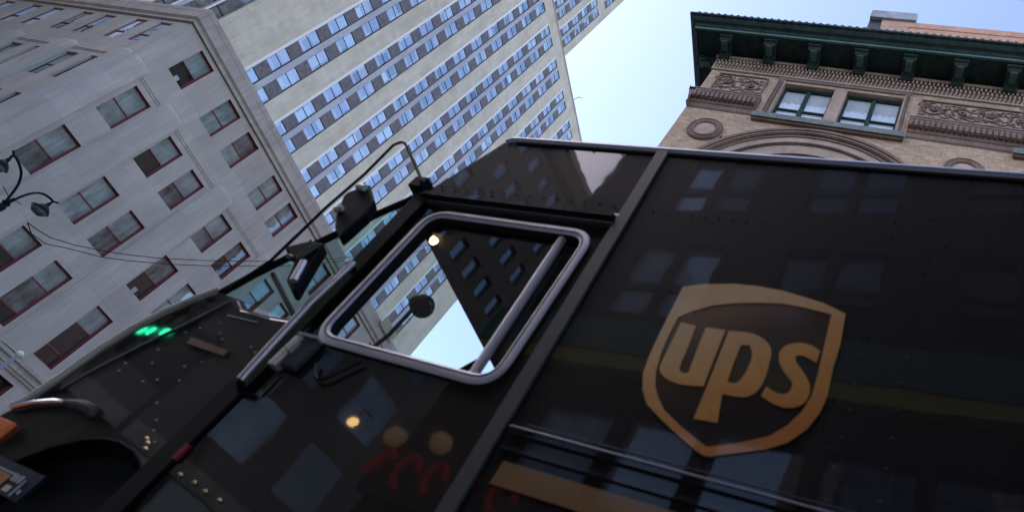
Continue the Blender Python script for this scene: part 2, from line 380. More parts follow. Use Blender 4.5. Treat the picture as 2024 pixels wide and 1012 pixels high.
for y in starts:
    if y > 47: continue
    for i, (a, b) in enumerate(rows):
        t = M['gsky'] if rg.random() < .75 else M['gmid']
        lo = rg.choice([M['gsky'], M['gdark'], M['gdark'], M['gmid']]) if i else rg.choice([M['gsky'], M['gsky'], M['gdark']])
        if i == 3: window(FR, y, a, b, 1.31, .28, (.22, .66), [M['gdark'], M['gdark'] if rg.random() < .6 else M['gmid'], M['gsky']])
        else: window(FR, y, a, b, 1.31, .28, (.47,), [lo, t])
for x in lstarts:
    for i, (a, b) in enumerate(rows[:3]):
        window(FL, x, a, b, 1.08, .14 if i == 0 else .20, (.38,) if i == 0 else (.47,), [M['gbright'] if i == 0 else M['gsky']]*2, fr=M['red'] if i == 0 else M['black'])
for F, l in ((FR, shopR), (FL, shopL)):
    for h in l:
        mb = MB(); F.box(mb, h[0], h[1], h[2], h[3], .47, .49, M['gshop']); sw = wbuild(mb, 'shop_window', root); mb = MB()
        for q in (h[0], h[0]+(h[1]-h[0])/3, h[0]+2*(h[1]-h[0])/3, h[1]-.08): F.box(mb, q, q+.08, h[2], h[3], .38, .465, M['black'])
        F.box(mb, h[0]+.08, h[1]-.08, 4.6, 4.75, .39, .46, M['black'])
        mb.v = [(x-root.location.x, y-root.location.y, z) for x, y, z in mb.v]; mb.build('shop_frame', sw)

# ---------------------------------------------------------------- the tower behind it
tw = thing('office_tower', 'very tall beige limestone tower with long upright strips of pale blue windows', 'building', (-85, 45, 0))
FT = Face((-60, 0, CZ), (0, 1, 0), (1, 0, 0)); FU = Face((-71, 0, CZ), (0, 1, 0), (1, 0, 0))
def strips(F, ks, y00, wa, wp, wb, pitch, z0, z1, pool, spand):
    for k in ks:
        s = y00+pitch*k
        mb = MB(); F.box(mb, s-.3, s-.002, z0, z1, -.05, .2, M['silver']); wbuild(mb, 'mullion', tw)
        mb = MB(); F.box(mb, s+wa+.002, s+wa+wp-.002, z0, z1, -.03, .25, M['pierm']); wbuild(mb, 'slim_pier', tw)
        for a, b in ((s, s+wa), (s+wa+wp, s+wa+wp+wb)):
            mull = MB(); F.box(mull, a, a+.05, z0, z1, .1, .3, M['black']); F.box(mull, b-.05, b, z0, z1, .1, .3, M['black']); wbuild(mull, 'strip_edge', tw)
            z = z1-.05-2.35; pool.append((a, b, z, z1-.05, F))
            while z > z0+1:
                F.box(spand, a+.05, b-.05, z-1.56, z-.02, .07, .30, M['spandrel'])
                z -= 3.95
                if z > z0: pool.append((a, b, z, z+2.37, F))
pool = []; sp = MB()
Y0, PW = 27.25, 5.78
strips(FT, range(0, 7), Y0, 1.45, .6, 1.5, PW, 24, 85.4, pool, sp)
strips(FU, range(0, 3), 44.2, 1.6, .6, 1.6, 5.52, 84, 119.6, pool, sp)
strips(FU, range(2, 3), 44.2, 1.6, .6, 1.6, 5.52, 122.5, 146, pool, sp)
holes = []
for k in range(7): s = Y0+PW*k; holes.append((s-.3, s+3.55, 23.9, 85.4, .42))
for k in range(5): s = 3+4.0*k; holes.append((s, s+3.4, 23.9, 85.4, .6))
mb = MB(); FT.wall(mb, 2, 70, G, 87.7, holes, .42, M['conc'], M['conc'])
mb.box((-109, 2, 0), (-60.45, 69.9, CZ+87.69), M['conc'])
FT.box(mb, 2, 70, 87.7, 88.0, -.08, .5, M['limesoft'])
wbuild(mb, 'wall', tw)
holes = [(44.2+5.52*k-.3, 44.2+5.52*k+3.8, 84, 119.6, .42) for k in range(3)] + [(44.2+5.52*k-.3, 44.2+5.52*k+3.8, 122.5, 146, .42) for k in range(2, 3)]
holes = [h for h in holes if h[1] < 60.6]
mb = MB(); FU.wall(mb, 10, 60.7, 87.9, 175, holes, .42, M['conc'], M['conc']); mb.box((-105, 10, CZ+87.9), (-71.45, 60.65, CZ+175), M['conc'])
wbuild(mb, 'upper_wall', tw)
# the ribbed centre bay: narrow upright window slots between thin piers
for k in range(5):
    s = 3+4.0*k
    for j, (a, b) in enumerate(((0, .75), (1.25, 2.05), (2.3, 3.4))):
        FT.box(sp, s+a, s+b, 24, 85.3, .35, .59, M['gmid'])
        z = 26.0
        while z < 84:
            FT.box(sp, s+a, s+b, z, z+.10, .30, .35, M['black']); FT.box(sp, s+a, s+b, z+.9, z+2.3, .32, .348, M['spandrel']); z += 3.95
    mu = MB(); FT.box(mu, s+.76, s+.86, 24, 85.4, .1, .58, M['silver']); wbuild(mu, 'mullion', tw); mu = MB(); FT.box(mu, s+.862, s+1.2, 24, 85.4, .15, .58, M['pierm']); wbuild(mu, 'slim_pier', tw)
    mu = MB(); FT.box(mu, s+2.1, s+2.25, 24, 85.4, .05, .58, M['silver']); wbuild(mu, 'mullion', tw)
wbuild(sp, 'spandrel_panels', tw, kind='stuff')
def winmesh(w, F):  # two sashes, the lower set back
    mb = MB(); o = Face((0, 0, 0), F.U, F.N); h = 2.35
    for a, b, d in ((.03, h/2-.03, .15), (h/2+.03, h-.03, .13)):
        mb.face([o.p(.1, a, d), o.p(w-.1, a, d), o.p(w-.1, b, d), o.p(.1, b, d)], M['gtower'])
    o.box(mb, .06, w-.06, h/2-.03, h/2+.03, .11, .18, M['black']); o.box(mb, .06, .1, 0, h, .11, .18, M['black']); o.box(mb, w-.1, w-.06, 0, h, .11, .18, M['black'])
    o.box(mb, .1, w-.1, h-.03, h, .11, .18, M['black']); o.box(mb, .1, w-.1, 0, .03, .11, .18, M['black'])
    return mb
pool = [q for q in pool if q[2] > 30 or q[0] > 40]
pool.sort(key=lambda q: (q[4] is FU, (q[0]-0)**2 + q[2]**2 if q[0] > 26 else 1e6))
proto = {}; rest = MB(); cnt = 0
for a, b, z, z2, F in pool:
    w = round(b-a, 3); key = (w,)
    if cnt < 99:
        if key not in proto:
            proto[key] = winmesh(w, F).build('window', tw); o = proto[key]
        else: o = proto[key].copy(); C.objects.link(o); o.parent = tw
        o.location = F.p(a, z, 0) - tw.location; cnt += 1
    else:
        m2 = winmesh(w, F); i = len(rest.v); q = F.p(a, z, 0)
        rest.v += [(x+q.x, y+q.y, zz+q.z) for x, y, zz in m2.v]
        rest.f += [tuple(j+i for j in f) for f in m2.f]; rest.m += [rest.mi(m2.mats[j]) for j in m2.m]
wbuild(rest, 'window_rows', tw, kind='stuff')
# small roof-edge pole on the setback
mb = MB(); mb.tube([(-59.9, 59.4, CZ+88), (-59.6, 59.6, CZ+89.3)], .06, M['black']); mb.tube([(-59.6, 59.6, CZ+89.3), (-59.2, 60.0, CZ+89.6)], .05, M['black'])
wbuild(mb, 'roof_pole', tw)

# ---------------------------------------------------------------- brick building across the street
bb = thing('brick_building', 'tan brick building with deep green bracketed cornice and carved terracotta panels', 'building', (-2, 26, 0))
FB = Face((0, 20, CZ), (1, 0, 0), (0, -1, 0)); XB = -13.5; YB2 = 34
FS = Face((XB, 0, CZ), (0, -1, 0), (-1, 0, 0))
op1 = (-8.84, -5.95, 30.75, 34.45, .5); op2 = (-5.25, -2.2, 30.75, 34.45, .5)
archs = [(-5.72, 23.5), (7.3, 23.5), (20.3, 23.5)]
R0 = 4.35
ops = [op1, op2] + [(o[0]+13.02*k, o[1]+13.02*k, *o[2:]) for k in (1, 2) for o in (op1, op2)]
recess = [(cx-R0-.6, cx+R0+.6, 10.0, 23.5+R0+.5, .9) for cx, cz in archs]
mb = MB()
shops = [(-11+6.6*k, -6+6.6*k, 1, 6.5, .6) for k in range(6)]
FB.wall(mb, XB, 27, G, 37.0, ops+recess+shops, .5, M['brick'], M['terrapale'])
for cx, cz in archs:       # spandrel between the square recess and the round opening
    n = 36; prev = None
    for k in range(n+1):
        t = math.pi*k/n; c, s_ = math.cos(t), math.sin(t)
        inner = (cx+R0*c, cz+R0*s_); k2 = min((R0+.6)/max(abs(c), 1e-6), (R0+.5)/max(s_, 1e-6)); outer = (cx+k2*c, cz+k2*s_)
        if prev: mb.face([FB.p(*prev[0], .02), FB.p(*inner, .02), FB.p(*outer, .02), FB.p(*prev[1], .02)], M['brick']); mb.face([FB.p(*prev[0], .02), FB.p(*inner, .02), FB.p(*inner, .88), FB.p(*prev[0], .88)], M['terrapale'])
        prev = (inner, outer)
    for sgn in (-1, 1):
        a, b = sorted((cx+sgn*R0, cx+sgn*(R0+.6))); mb.face([FB.p(a, 10, .02), FB.p(b, 10, .02), FB.p(b, 23.5, .02), FB.p(a, 23.5, .02)], M['brick'])
mb.box((XB, 20.95, 0), (26.9, YB2, CZ+36.95), M['brick']); mb.box((XB, 20.01, 0), (XB+.02, 20.95, CZ+36.95), M['brick'])
wbuild(mb, 'wall', bb)
for h in shops:
    mb = MB(); FB.box(mb, h[0], h[1], h[2], h[3], h[4]-.03, h[4]-.01, M['gshop']); wbuild(mb, 'shop_window', bb)
for h in recess:
    mb = MB(); FB.box(mb, h[0], h[1], h[2], h[3], h[4]-.03, h[4]-.01, M['gshop'])
    for q in (.2, .4, .6, .8): u = h[0]+(h[1]-h[0])*q; FB.box(mb, u-.07, u+.07, h[2], h[3], h[4]-.15, h[4]-.04, M['copper'])
    for z in (14, 19, 23.5): FB.box(mb, h[0], h[1], z-.1, z+.1, h[4]-.13, h[4]-.05, M['copper'])
    wbuild(mb, 'arched_window', bb)
# arch mouldings
def archring(mb, cx, cz, r0, r1, p, m, n=64, d=0.0):
    for k in range(n):
        a, b = math.pi*k/n, math.pi*(k+1)/n
        q = [(cx+r*math.cos(t), cz+r*math.sin(t)) for r, t in ((r0, a), (r1, a), (r1, b), (r0, b))]
        for e in (0,): mb.face([FB.p(*c, -p) for c in q], m)
        mb.face([FB.p(*q[1], -p), FB.p(*q[1], d), FB.p(*q[2], d), FB.p(*q[2], -p)], m); mb.face([FB.p(*q[0], -p), FB.p(*q[0], d), FB.p(*q[3], d), FB.p(*q[3], -p)], m)
for cx, cz in archs:
    mb = MB()
    archring(mb, cx, cz, 6.32, 6.5, .16, M['terra']); archring(mb, cx, cz, 6.12, 6.32, .10, M['terra']); archring(mb, cx, cz, 5.9, 6.12, .20, M['terra']); archring(mb, cx, cz, 5.72, 5.9, .12, M['terra'])
    archring(mb, cx, cz, 5.42, 5.72, .06, M['terrapale']); archring(mb, cx, cz, 5.28, 5.42, .10, M['terrapale']); archring(mb, cx, cz, 5.08, 5.28, .08, M['terra'])
    n = 110
    for k in range(n):      # bead course and cable moulding
        t = math.pi*(k+.5)/n
        for r, w, p in ((5.18, .055, .15), (5.99, .05, .26)):
            x, z = cx+r*math.cos(t), cz+r*math.sin(t); FB.box(mb, x-w, x+w, z-w, z+w, -p, -.05, M['terra'])
    archring(mb, cx, cz, 4.36, 5.06, .03, M['terrapale'])
    wbuild(mb, 'arch_moulding', bb)
# round medallions
for x, z in ((-11.65, 28.66), (1.36, 28.5), (14.4, 28.5)):
    mb = MB(); mb.lathe([(.98, 0), (.98, .10), (.9, .16), (.82, .10), (.76, .10), (.70, .17), (.60, .15), (.55, .08), (.5, .08), (.3, .16), (0.001, .19)], (0, 0, 0), M['terra'], 40, 'y')
    mb.v = [(a, -b, c) for a, b, c in mb.v]; mb.v = [(a+x, b+20, c+z+CZ) for a, b, c in mb.v]
    for i, f in enumerate(mb.f):
        if max(math.hypot(mb.v[j][0]-x, mb.v[j][2]-z-CZ) for j in f) < .56: mb.m[i] = mb.mi(M['terrapale'])
    wbuild(mb, 'medallion', bb, smooth=True)
# carved panels
def scroll(mb, cx, cz, r, turns, a0, sgn, m, th=.05):
    pts = []; n = int(22*turns); rs = []
    for k in range(n+1):
        t = k/n; rr = r*(1-.86*t); a = a0+sgn*2*math.pi*turns*t
        pts.append(FB.p(cx+rr*math.cos(a), cz+rr*math.sin(a), -.03-.04*t)); rs.append(th*(1-.35*t))
    mb.tube(pts, th, m, 6, rs=rs)
def panel(x0, x1, z0, z1, frame=True, units=2):
    mb = MB(); m = M['terra']
    fr = .09
    for a, b, c, d in ((x0, x1, z1-fr, z1), (x0, x1, z0, z0+fr), (x0, x0+fr, z0+fr, z1-fr), (x1-fr, x1, z0+fr, z1-fr)): FB.box(mb, a, b, c, d, -.10, 0, m)
    FB.box(mb, x0+fr, x1-fr, z0+fr, z1-fr, -.015, 0, M['terrapale'])
    r_ = random.Random(int(x0*10)); w = (x1-x0-2*fr)/units; cz = (z0+z1)/2; H = (z1-z0-2*fr)/2
    for u in range(units):
        cx = x0+fr+w*(u+.5); s = 1 if u % 2 == 0 else -1
        scroll(mb, cx-w*.02*s, cz+.06*s, H*.82, 1.6, math.pi/2*s, s, m, .055)
        scroll(mb, cx+w*.36*s, cz-H*.45*s, H*.42, 1.2, 0, -s, m, .04); scroll(mb, cx-w*.38*s, cz+H*.45*s, H*.42, 1.2, 3, -s, m, .04)
        scroll(mb, cx-w*.40*s, cz-H*.5*s, H*.36, 1.2, 1, s, m, .035); scroll(mb, cx+w*.40*s, cz+H*.55*s, H*.3, 1.1, 4, s, m, .035)
        for k in range(26):       # leaves around the scrolls
            a = r_.random()*6.283; rr = H*(.35+.6*r_.random()); px = cx+rr*math.cos(a)*w/(2*H)*.95; pz = cz+rr*math.sin(a)*.95; l = .10+.07*r_.random(); b_ = r_.random()*6.28
            c0, s0 = math.cos(b_)*l, math.sin(b_)*l
            mb.face([FB.p(px-c0, pz-s0, -.02), FB.p(px-s0*.45, pz+c0*.45, -.07), FB.p(px+c0, pz+s0, -.03), FB.p(px+s0*.45, pz-c0*.45, -.09)], m)
        for k in range(6):
            a = k*1.047; mb.lathe([(.11, 0), (.09, .06), (.001, .08)], (0, 0, 0), m, 8, 'y') if False else None
            px, pz = cx+.14*math.cos(a), cz+.05*s+.14*math.sin(a); FB.box(mb, px-.06, px+.06, pz-.06, pz+.06, -.13, -.02, m)
    wbuild(mb, 'carved_panel', bb)
panel(-12.86, -9.83, 32.62, 34.62, units=2)
panel(-1.28, 10.0, 32.66, 34.45, units=8); panel(13.2, 23, 32.66, 34.45, units=7)
# string course with scalloped underside
mb = MB()
sp_ = [(0, 30.72), (.05, 30.72), (.05, 30.78), (.03, 30.80), (.03, 31.1), (.10, 31.16), (.12, 31.3), (.30, 31.95), (.34, 32.0), (.34, 32.16), (.28, 32.2), (.02, 32.3), (0, 32.3)]
for a, b in ((XB-.34, -9.62), (-1.62, 11.35), (12.9, 27)):
    mb = MB(); FB.sweep(mb, [(p*1.0, z) for p, z in sp_], max(a, XB), b, M['terra'])
    x = max(a, XB)+.12
    while x < b-.1:
        FB.box(mb, x-.085, x+.085, 31.42, 31.9, -.36, -.12, M['terra']); FB.box(mb, x-.06, x+.06, 31.34, 31.44, -.30, -.12, M['terra']); x += .27
    FB.box(mb, max(a, XB), b, 32.17, 32.24, -.37, -.30, M['sill']); FB.box(mb, max(a, XB), b, 30.62, 30.68, -.04, 0, M['terra'])
    wbuild(mb, 'string_course', bb)
mb = MB()
FS.sweep(mb, sp_, -YB2, -20+.34, M['terra']); FS.box(mb, -YB2, -19.63, 32.17, 32.24, -.37, -.30, M['sill'])
mb.box((XB-.34, 19.66, CZ+31.95), (XB+.02, 20.0, CZ+32.17), M['terra'])
wbuild(mb, 'string_course', bb)
# attic windows: two sashed pairs under one lintel
def attic(x):
    mb = MB(); FB.box(mb, x-9.62, x-1.66, 30.28, 30.72, -.30, .1, M['sill']); FB.box(mb, x-9.58, x-1.70, 30.16, 30.275, -.18, 0, M['terra'])
    wbuild(mb, 'sill', bb)
    mb = MB()
    for a, b in ((-9.37, -8.87), (-2.17, -1.80)):
        FB.box(mb, x+a, x+b, 30.725, 34.7, -.05, 0, M['terrapale']); z = 30.9
        while z < 34.5: FB.box(mb, x+a+.1, x+b-.08, z, z+.09, -.10, -.04, M['terra']); FB.box(mb, x+(a+b)/2-.05, x+(a+b)/2+.07, z+.04, z+.15, -.12, -.04, M['terra']); z += .17
    FB.box(mb, x-9.37, x-1.8, 34.72, 34.98, -.07, 0, M['terra'])
    FB.box(mb, x-5.93, x-5.27, 30.73, 34.45, -.02, .45, M['terrapale'])
    wbuild(mb, 'carved_surround', bb)
    for a, b in ((-8.84, -5.95), (-5.25, -2.2)):
        a += x; b += x; c = (a+b)/2; mb = MB(); z0, z1 = 30.75, 34.45; zm = 32.25
        FB.box(mb, a, a+.13, z0, z1, .30, .49, M['copper']); FB.box(mb, b-.13, b, z0, z1, .30, .49, M['copper'])
        FB.box(mb, a+.13, b-.13, z1-.16, z1, .30, .49, M['copper']); FB.box(mb, a+.13, b-.13, z0, z0+.12, .30, .49, M['copper'])
        FB.box(mb, c-.11, c+.11, z0+.12, z1-.16, .28, .49, M['copper'])
        for u, v in ((a+.13, c-.11), (c+.11, b-.13)): FB.box(mb, u, v, zm-.05, zm+.05, .32, .49, M['copper'])
        f = wbuild(mb, 'window', bb)
        for u, v in ((a+.13, c-.11), (c+.11, b-.13)):
            for p, q in ((z0+.12, zm-.05), (zm+.05, z1-.16)):
                mb = MB(); mb.face([FB.p(u, p, .44), FB.p(v, p, .44), FB.p(v, q, .44), FB.p(u, q, .44)], M['gbrick'])
                ox, oy, oz = bb.location; mb.v = [(X-ox, Y-oy, Z-oz) for X, Y, Z in mb.v]; mb.build('pane', f)
attic(0); attic(13.02)
# dentil band
mb = MB(); FB.box(mb, XB, 27, 35.0, 35.14, -.10, 0, M['terrapale']); FB.box(mb, XB, 27, 36.22, 36.5, -.22, 0, M['terrapale']); FB.box(mb, XB, 27, 35.14, 36.22, -.03, 0, M['terra'])
x = XB+.02; k = 0
while x < 26.9:
    FB.box(mb, x, x+.11, 35.88, 36.18, -.20, -.03, M['terrapale']); FB.box(mb, x+.11, x+.22, 35.55, 35.85, -.16, -.03, M['terrapale'])
    mb.face([FB.p(x, 35.16, -.04), FB.p(x+.09, 35.16, -.04), FB.p(x+.22, 35.50, -.14), FB.p(x+.12, 35.50, -.14)], M['terrapale']); x += .225
FS.box(mb, -YB2, -19.78, 36.22, 36.5, -.22, 0, M['terrapale']); FS.box(mb, -YB2, -19.9, 35.0, 36.22, -.1, 0, M['terrapale'])
mb.box((XB-.22, 19.78, CZ+36.22), (XB, 20, CZ+36.5), M['terrapale'])
wbuild(mb, 'dentil_band', bb)
# cornice with returns round the corner
mb = MB()
cp = [(0, 36.8), (1.60, 36.8), (1.60, 36.72), (1.72, 36.72), (1.72, 36.92), (1.80, 37.0), (1.80, 37.1), (1.86, 37.16), (2.0, 37.22), (2.12, 37.36), (2.16, 37.46), (2.24, 37.5), (2.29, 37.54), (2.29, 37.68), (0, 37.75)]
n = len(cp)
def cr(a, z): return [(XB-a, YB2, z+CZ), (XB-a, 20-a, z+CZ), (27, 20-a, z+CZ)]
for k in range(n):
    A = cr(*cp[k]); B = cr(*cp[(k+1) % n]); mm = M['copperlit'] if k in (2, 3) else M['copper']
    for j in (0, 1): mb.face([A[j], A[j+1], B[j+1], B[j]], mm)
x = XB-1.8      # little upright tongues along the top moulding
while x < 26.8: mb.box((x, 20-2.325, CZ+37.45), (x+.16, 20-2.27, CZ+37.72), M['copper']); x += .42
wbuild(mb, 'cornice', bb)
mb = MB(); mb.box((XB, 20, CZ+36.97), (27, YB2, CZ+37.6), M['galv']); wbuild(mb, 'roof', bb)
def bracket(fn):
    mb = MB(); w = .34
    prof = [(0, 36.8), (0, 36.05), (.12, 35.98), (.28, 36.02), (.42, 36.16), (.58, 36.3), (.8, 36.36), (1.0, 36.32), (1.14, 36.26), (1.30, 36.3), (1.38, 36.42), (1.36, 36.56), (1.30, 36.62), (1.46, 36.66), (1.46, 36.8)]
    mb.prism(prof, fn, -w, w, M['copper'])
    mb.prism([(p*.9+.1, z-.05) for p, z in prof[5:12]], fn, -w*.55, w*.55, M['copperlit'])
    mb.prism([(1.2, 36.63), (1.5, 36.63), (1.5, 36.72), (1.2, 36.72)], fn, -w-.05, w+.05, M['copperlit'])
    wbuild(mb, 'bracket', bb)
for k in range(15):
    x = -13.05 + 2.68*k if k else -13.15
    bracket(lambda a, z, w, x=x: FB.p(x+w, z, -a))
for k in range(4): bracket(lambda a, z, w, k=k: FS.p(-20.45-2.68*k+w, z, -a))

# taller salmon block and its metal box behind the roof
sb = thing('apartment_block', 'salmon brick block standing behind the green cornice roofline', 'building', (10, 40, 0))
mb = MB(); mb.box((-8.3, 34.05, 0), (45, 50, CZ+73.6), M['salmon']); wbuild(mb, 'wall', sb)
mb = MB(); mb.box((-8.34, 33.98, CZ+73.6), (45, 50, CZ+74.75), M['salmon']); mb.box((-8.3, 33.9, CZ+70.3), (45, 34.04, CZ+71.4), M['terrapale']); wbuild(mb, 'parapet', sb)
mb = MB(); mb.box((-8.25, 33.95, CZ+68), (-5.4, 34.04, CZ+73.55), M['terrapale']); wbuild(mb, 'patched_corner', sb)
tk = thing('roof_bulkhead', 'grey metal box on the roof edge above the salmon wall', 'rooftop box', (-7.5, 36, CZ+74.8))
mb = MB(); mb.box((-9.75, 33.7, CZ+74.82), (-4.8, 39, CZ+76.5), M['galv']); wbuild(mb, 'metal_box', tk)
mb = MB(); mb.box((-9.7, 34.1, CZ+71.2), (-8.36, 38.9, CZ+74.8), M['black']); wbuild(mb, 'dark_frame', tk)

# ---------------------------------------------------------------- houses behind the camera, seen only as reflections
nb = thing('dark_brick_building', 'dark brick building reflected in the glossy truck side with green shop fascia', 'building', (10, -16, 0))
FN = Face((0, -8, CZ), (-1, 0, 0), (0, 1, 0))
hn = []
def pairw(x, z0, z1): return [(-x-2.5, -x-1.35, z0, z1, .25), (-x-1.15, -x-.0, z0, z1, .25)]
xs = [-9.35+4.15*k for k in range(9)]
for x in xs:
    for z0, z1 in ((9.85, 12.5), (14.0, 16.6)): hn += pairw(x, z0, z1)
    hn += [(-x-1.95, -x-.05, 5.0, 7.0, .25), (-x-3.9, -x-2.25, 5.0, 7.0, .25)]
    hn += [(-x-3.8, -x-.1, .3, 3.9, .4)]
mb = MB(); FN.wall(mb, -28, 12.35, G, 20.5, [h for h in hn if h[3] < 18], .25, M['brickdark'], M['black'])
mb.box((-12.35, -30, 0), (28, -8.45, CZ+20.4), M['brickdark']); mb.box((-12.35, -8.45, 0), (-12.33, -8.01, CZ+20.4), M['brickdark'])
wbuild(mb, 'wall', nb)
for h in hn:
    if h[3] > 18: continue
    mb = MB(); FN.box(mb, h[0], h[1], h[2], h[3], h[4]-.03, h[4]-.02, M['gshop'] if h[2] < 1 or (h[1] < 6.8 and h[2] > 8) or (h[2] > 13 and h[1] < 9) else (M['gpale'] if 4 < h[2] < 13 and h[0] > 5 else M['gback']))  # pale and dark pane colours stand in for what each pane mirrors
    if h[2] > 8: FN.box(mb, h[0], h[1], h[2]+.95, h[2]+1.2, h[4]-.12, h[4]-.04, M['black'])
    wbuild(mb, 'window', nb)
M['awning'] = mat('green_fascia', (.035, .16, .10), .6); M['yel'] = mat('yellow_fascia_band', (.42, .36, .05), .6)
mb = MB(); FN.box(mb, -27, 12.2, 8.3, 9.3, -.35, 0, M['awning']); FN.box(mb, -27, 12.2, 7.9, 8.295, -.30, 0, M['yel']); wbuild(mb, 'fascia', nb)
M['neon'] = mat('red_neon', (.5, .01, .01), .5, emit=(1, .03, .03), est=.045)
M['bulb'] = mat('warm_bulb', (1, .8, .5), .5, emit=(1, .58, .22), est=4); M['bulbsoft'] = mat('warm_globe', (1, .7, .4), .5, emit=(1, .5, .18), est=.10)
ns = thing('shop_sign', 'row of glowing red neon rings and bars reflected low in the truck door', 'neon sign', (-10.7, -7.6, 0))
mb = MB()
for k, x in enumerate((-12.0, -11.2, -10.4, -9.6, -8.6)):
    pts = [(x+.26*math.cos(t), -7.55, CZ+4.45+.34*math.sin(t)) for t in [2*math.pi*i/20 for i in range(20)]]
    if k in (1, 2, 4): mb.tube(pts[:16], .08, M['neon'], 8)
    else: mb.tube([(x-.2, -7.55, CZ+4.2), (x, -7.55, CZ+4.6), (x+.2, -7.55, CZ+4.75)], .12, M['neon'], 8)
wbuild(mb, 'neon_tubes', ns)
mb = MB(); mb.box((-12.4, -7.95, CZ+3.9), (-8.1, -7.75, CZ+5.0), M['black']); wbuild(mb, 'backing_board', ns)
for i, (p, r, mm, lb) in enumerate((((-13.8, -7.6, 5.28), .13, 'bulb', 'small bright warm lamp reflected beneath the truck window'), ((-12.2, -7.6, 5.15), .26, 'bulbsoft', 'dim amber globe lamp reflected above the red neon'), ((-10.8, -7.5, 5.2), .26, 'bulbsoft', 'amber globe lamp reflected beside the door post above the red neon'))):
    t = thing('globe_lamp', lb, 'lamp', (p[0], p[1], CZ+p[2]), group='warm lamps of the shop front'); mb = MB()
    mb.lathe([(.001, -r), (r*.7, -r*.7), (r, 0), (r*.7, r*.7), (.001, r)], (0, 0, 0), M[mm], 16); mb.build('globe', t, smooth=True)
    mb = MB(); mb.tube([(0, 0, r), (0, 0, r+.25), (0, -.4 if p[1] > -7.7 else -.3, r+.3)], .03, M['black']); mb.build('arm', t)
fb = thing('brown_office_building', 'brown brick building with pale windows mirrored in the door glass', 'building', (-50, -30, 0))
FF = Face((-38, 0, CZ), (0, 1, 0), (1, 0, 0)); hf = []
for k in range(17):
    y = -7.7-1.98*k
    for j in range(7, 11): z = 1+3.72*j; hf.append((y, y+.98, z, z+1.95, .35))
mb = MB(); FF.wall(mb, -60, -4.3, G, 44, hf, .35, M['brickfar'], M['brickfar']); mb.box((-60, -60, 0), (-38.4, -4.3, CZ+43.9), M['brickfar']); wbuild(mb, 'wall', fb)  # near end extended, unseen, to keep the sun off the truck
mb = MB(); FF.box(mb, -60, -4.3, G, 6.2, -.05, 0, M['gshop']); FF.box(mb, -60, -4.3, 6.2, 7.1, -.4, 0, M['terrapale'])
for k in range(11): FF.box(mb, -59.5+5*k, -58.9+5*k, G, 6.2, -.2, -.05, M['brickdark'])
for k in range(9):
    for j in range(3): FF.box(mb, -58+6*k, -54.5+6*k, 8.6+5.2*j, 11.9+5.2*j, -.03, 0, M['gdark'] if (k+j) % 3 else M['gmid'])
wbuild(mb, 'lower_front', fb, kind='stuff')
mb = MB(); FF.sweep(mb, [(0, 40.7), (.25, 40.75), (.5, 41.1), (.5, 41.4), (0, 41.5)], -60, -4.2, M['brickdark']); FF.sweep(mb, [(0, 43.4), (.3, 43.5), (.4, 44.1), (0, 44.2)], -60, -4.2, M['terrapale']); wbuild(mb, 'cornice', fb)
for h in hf:
    mb = MB(); FF.box(mb, h[0], h[1], h[2], h[3], .30, .34, M['gback']); wbuild(mb, 'window', fb)
# ---------------------------------------------------------------- the delivery truck
def paintm(name, col, rough=.018, spec=.5, coat=1.0):
    m = mat(name, col, .6, spec=spec*.3, coat=coat); b = m.node_tree.nodes['Principled BSDF']
    b.inputs['Coat Roughness'].default_value = rough; b.inputs['Coat IOR'].default_value = 1.6
    g = nd(m, 'ShaderNodeNewGeometry'); bp = nd(m, 'ShaderNodeBump'); bp.inputs['Strength'].default_value = .035; bp.inputs['Distance'].default_value = .02
    L = m.node_tree.links; rn = ramp(m, noise(m, g.outputs['Position'], 7, 6, .75, (.5, 1, 1.6)), [(.35, (rough,)*3), (.8, (rough+.035,)*3)]); L.new(rn, b.inputs['Coat Roughness'])
    film = ramp(m, noise(m, g.outputs['Position'], 3.1, 7, .8, (1, 1, .3)), [(.5, col), (.85, tuple(c*.9+.006 for c in col))]); L.new(film, b.inputs['Base Color'])
    m.node_tree.links.new(noise(m, g.outputs['Position'], 2.4, 3, .5), bp.inputs['Height']); m.node_tree.links.new(bp.outputs[0], b.inputs['Coat Normal'])
    return m
M['paint'] = paintm('dark_brown_gloss_paint', (.009, .0058, .0040))
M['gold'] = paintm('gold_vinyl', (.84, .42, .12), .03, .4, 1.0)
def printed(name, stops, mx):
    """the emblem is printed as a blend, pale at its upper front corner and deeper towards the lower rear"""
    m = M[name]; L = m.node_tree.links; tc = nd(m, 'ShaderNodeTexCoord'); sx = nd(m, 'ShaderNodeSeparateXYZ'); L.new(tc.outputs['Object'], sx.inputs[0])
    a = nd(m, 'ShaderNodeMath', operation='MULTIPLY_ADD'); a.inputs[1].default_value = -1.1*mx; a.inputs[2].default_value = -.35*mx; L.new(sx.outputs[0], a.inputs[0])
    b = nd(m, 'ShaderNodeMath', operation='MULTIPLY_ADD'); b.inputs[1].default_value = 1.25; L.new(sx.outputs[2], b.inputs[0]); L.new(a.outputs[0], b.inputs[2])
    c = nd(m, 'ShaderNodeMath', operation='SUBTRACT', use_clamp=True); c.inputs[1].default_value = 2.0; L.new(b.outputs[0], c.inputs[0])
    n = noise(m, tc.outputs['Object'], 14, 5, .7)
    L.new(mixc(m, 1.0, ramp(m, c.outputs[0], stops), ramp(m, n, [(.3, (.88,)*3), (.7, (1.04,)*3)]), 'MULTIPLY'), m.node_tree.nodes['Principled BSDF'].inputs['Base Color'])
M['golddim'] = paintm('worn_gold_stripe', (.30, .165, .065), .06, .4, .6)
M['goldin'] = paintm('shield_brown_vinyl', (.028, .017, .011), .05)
printed('gold', [(.25, (.66, .25, .06)), (.6, (.84, .40, .12)), (1, (.95, .62, .32))], 1.0)
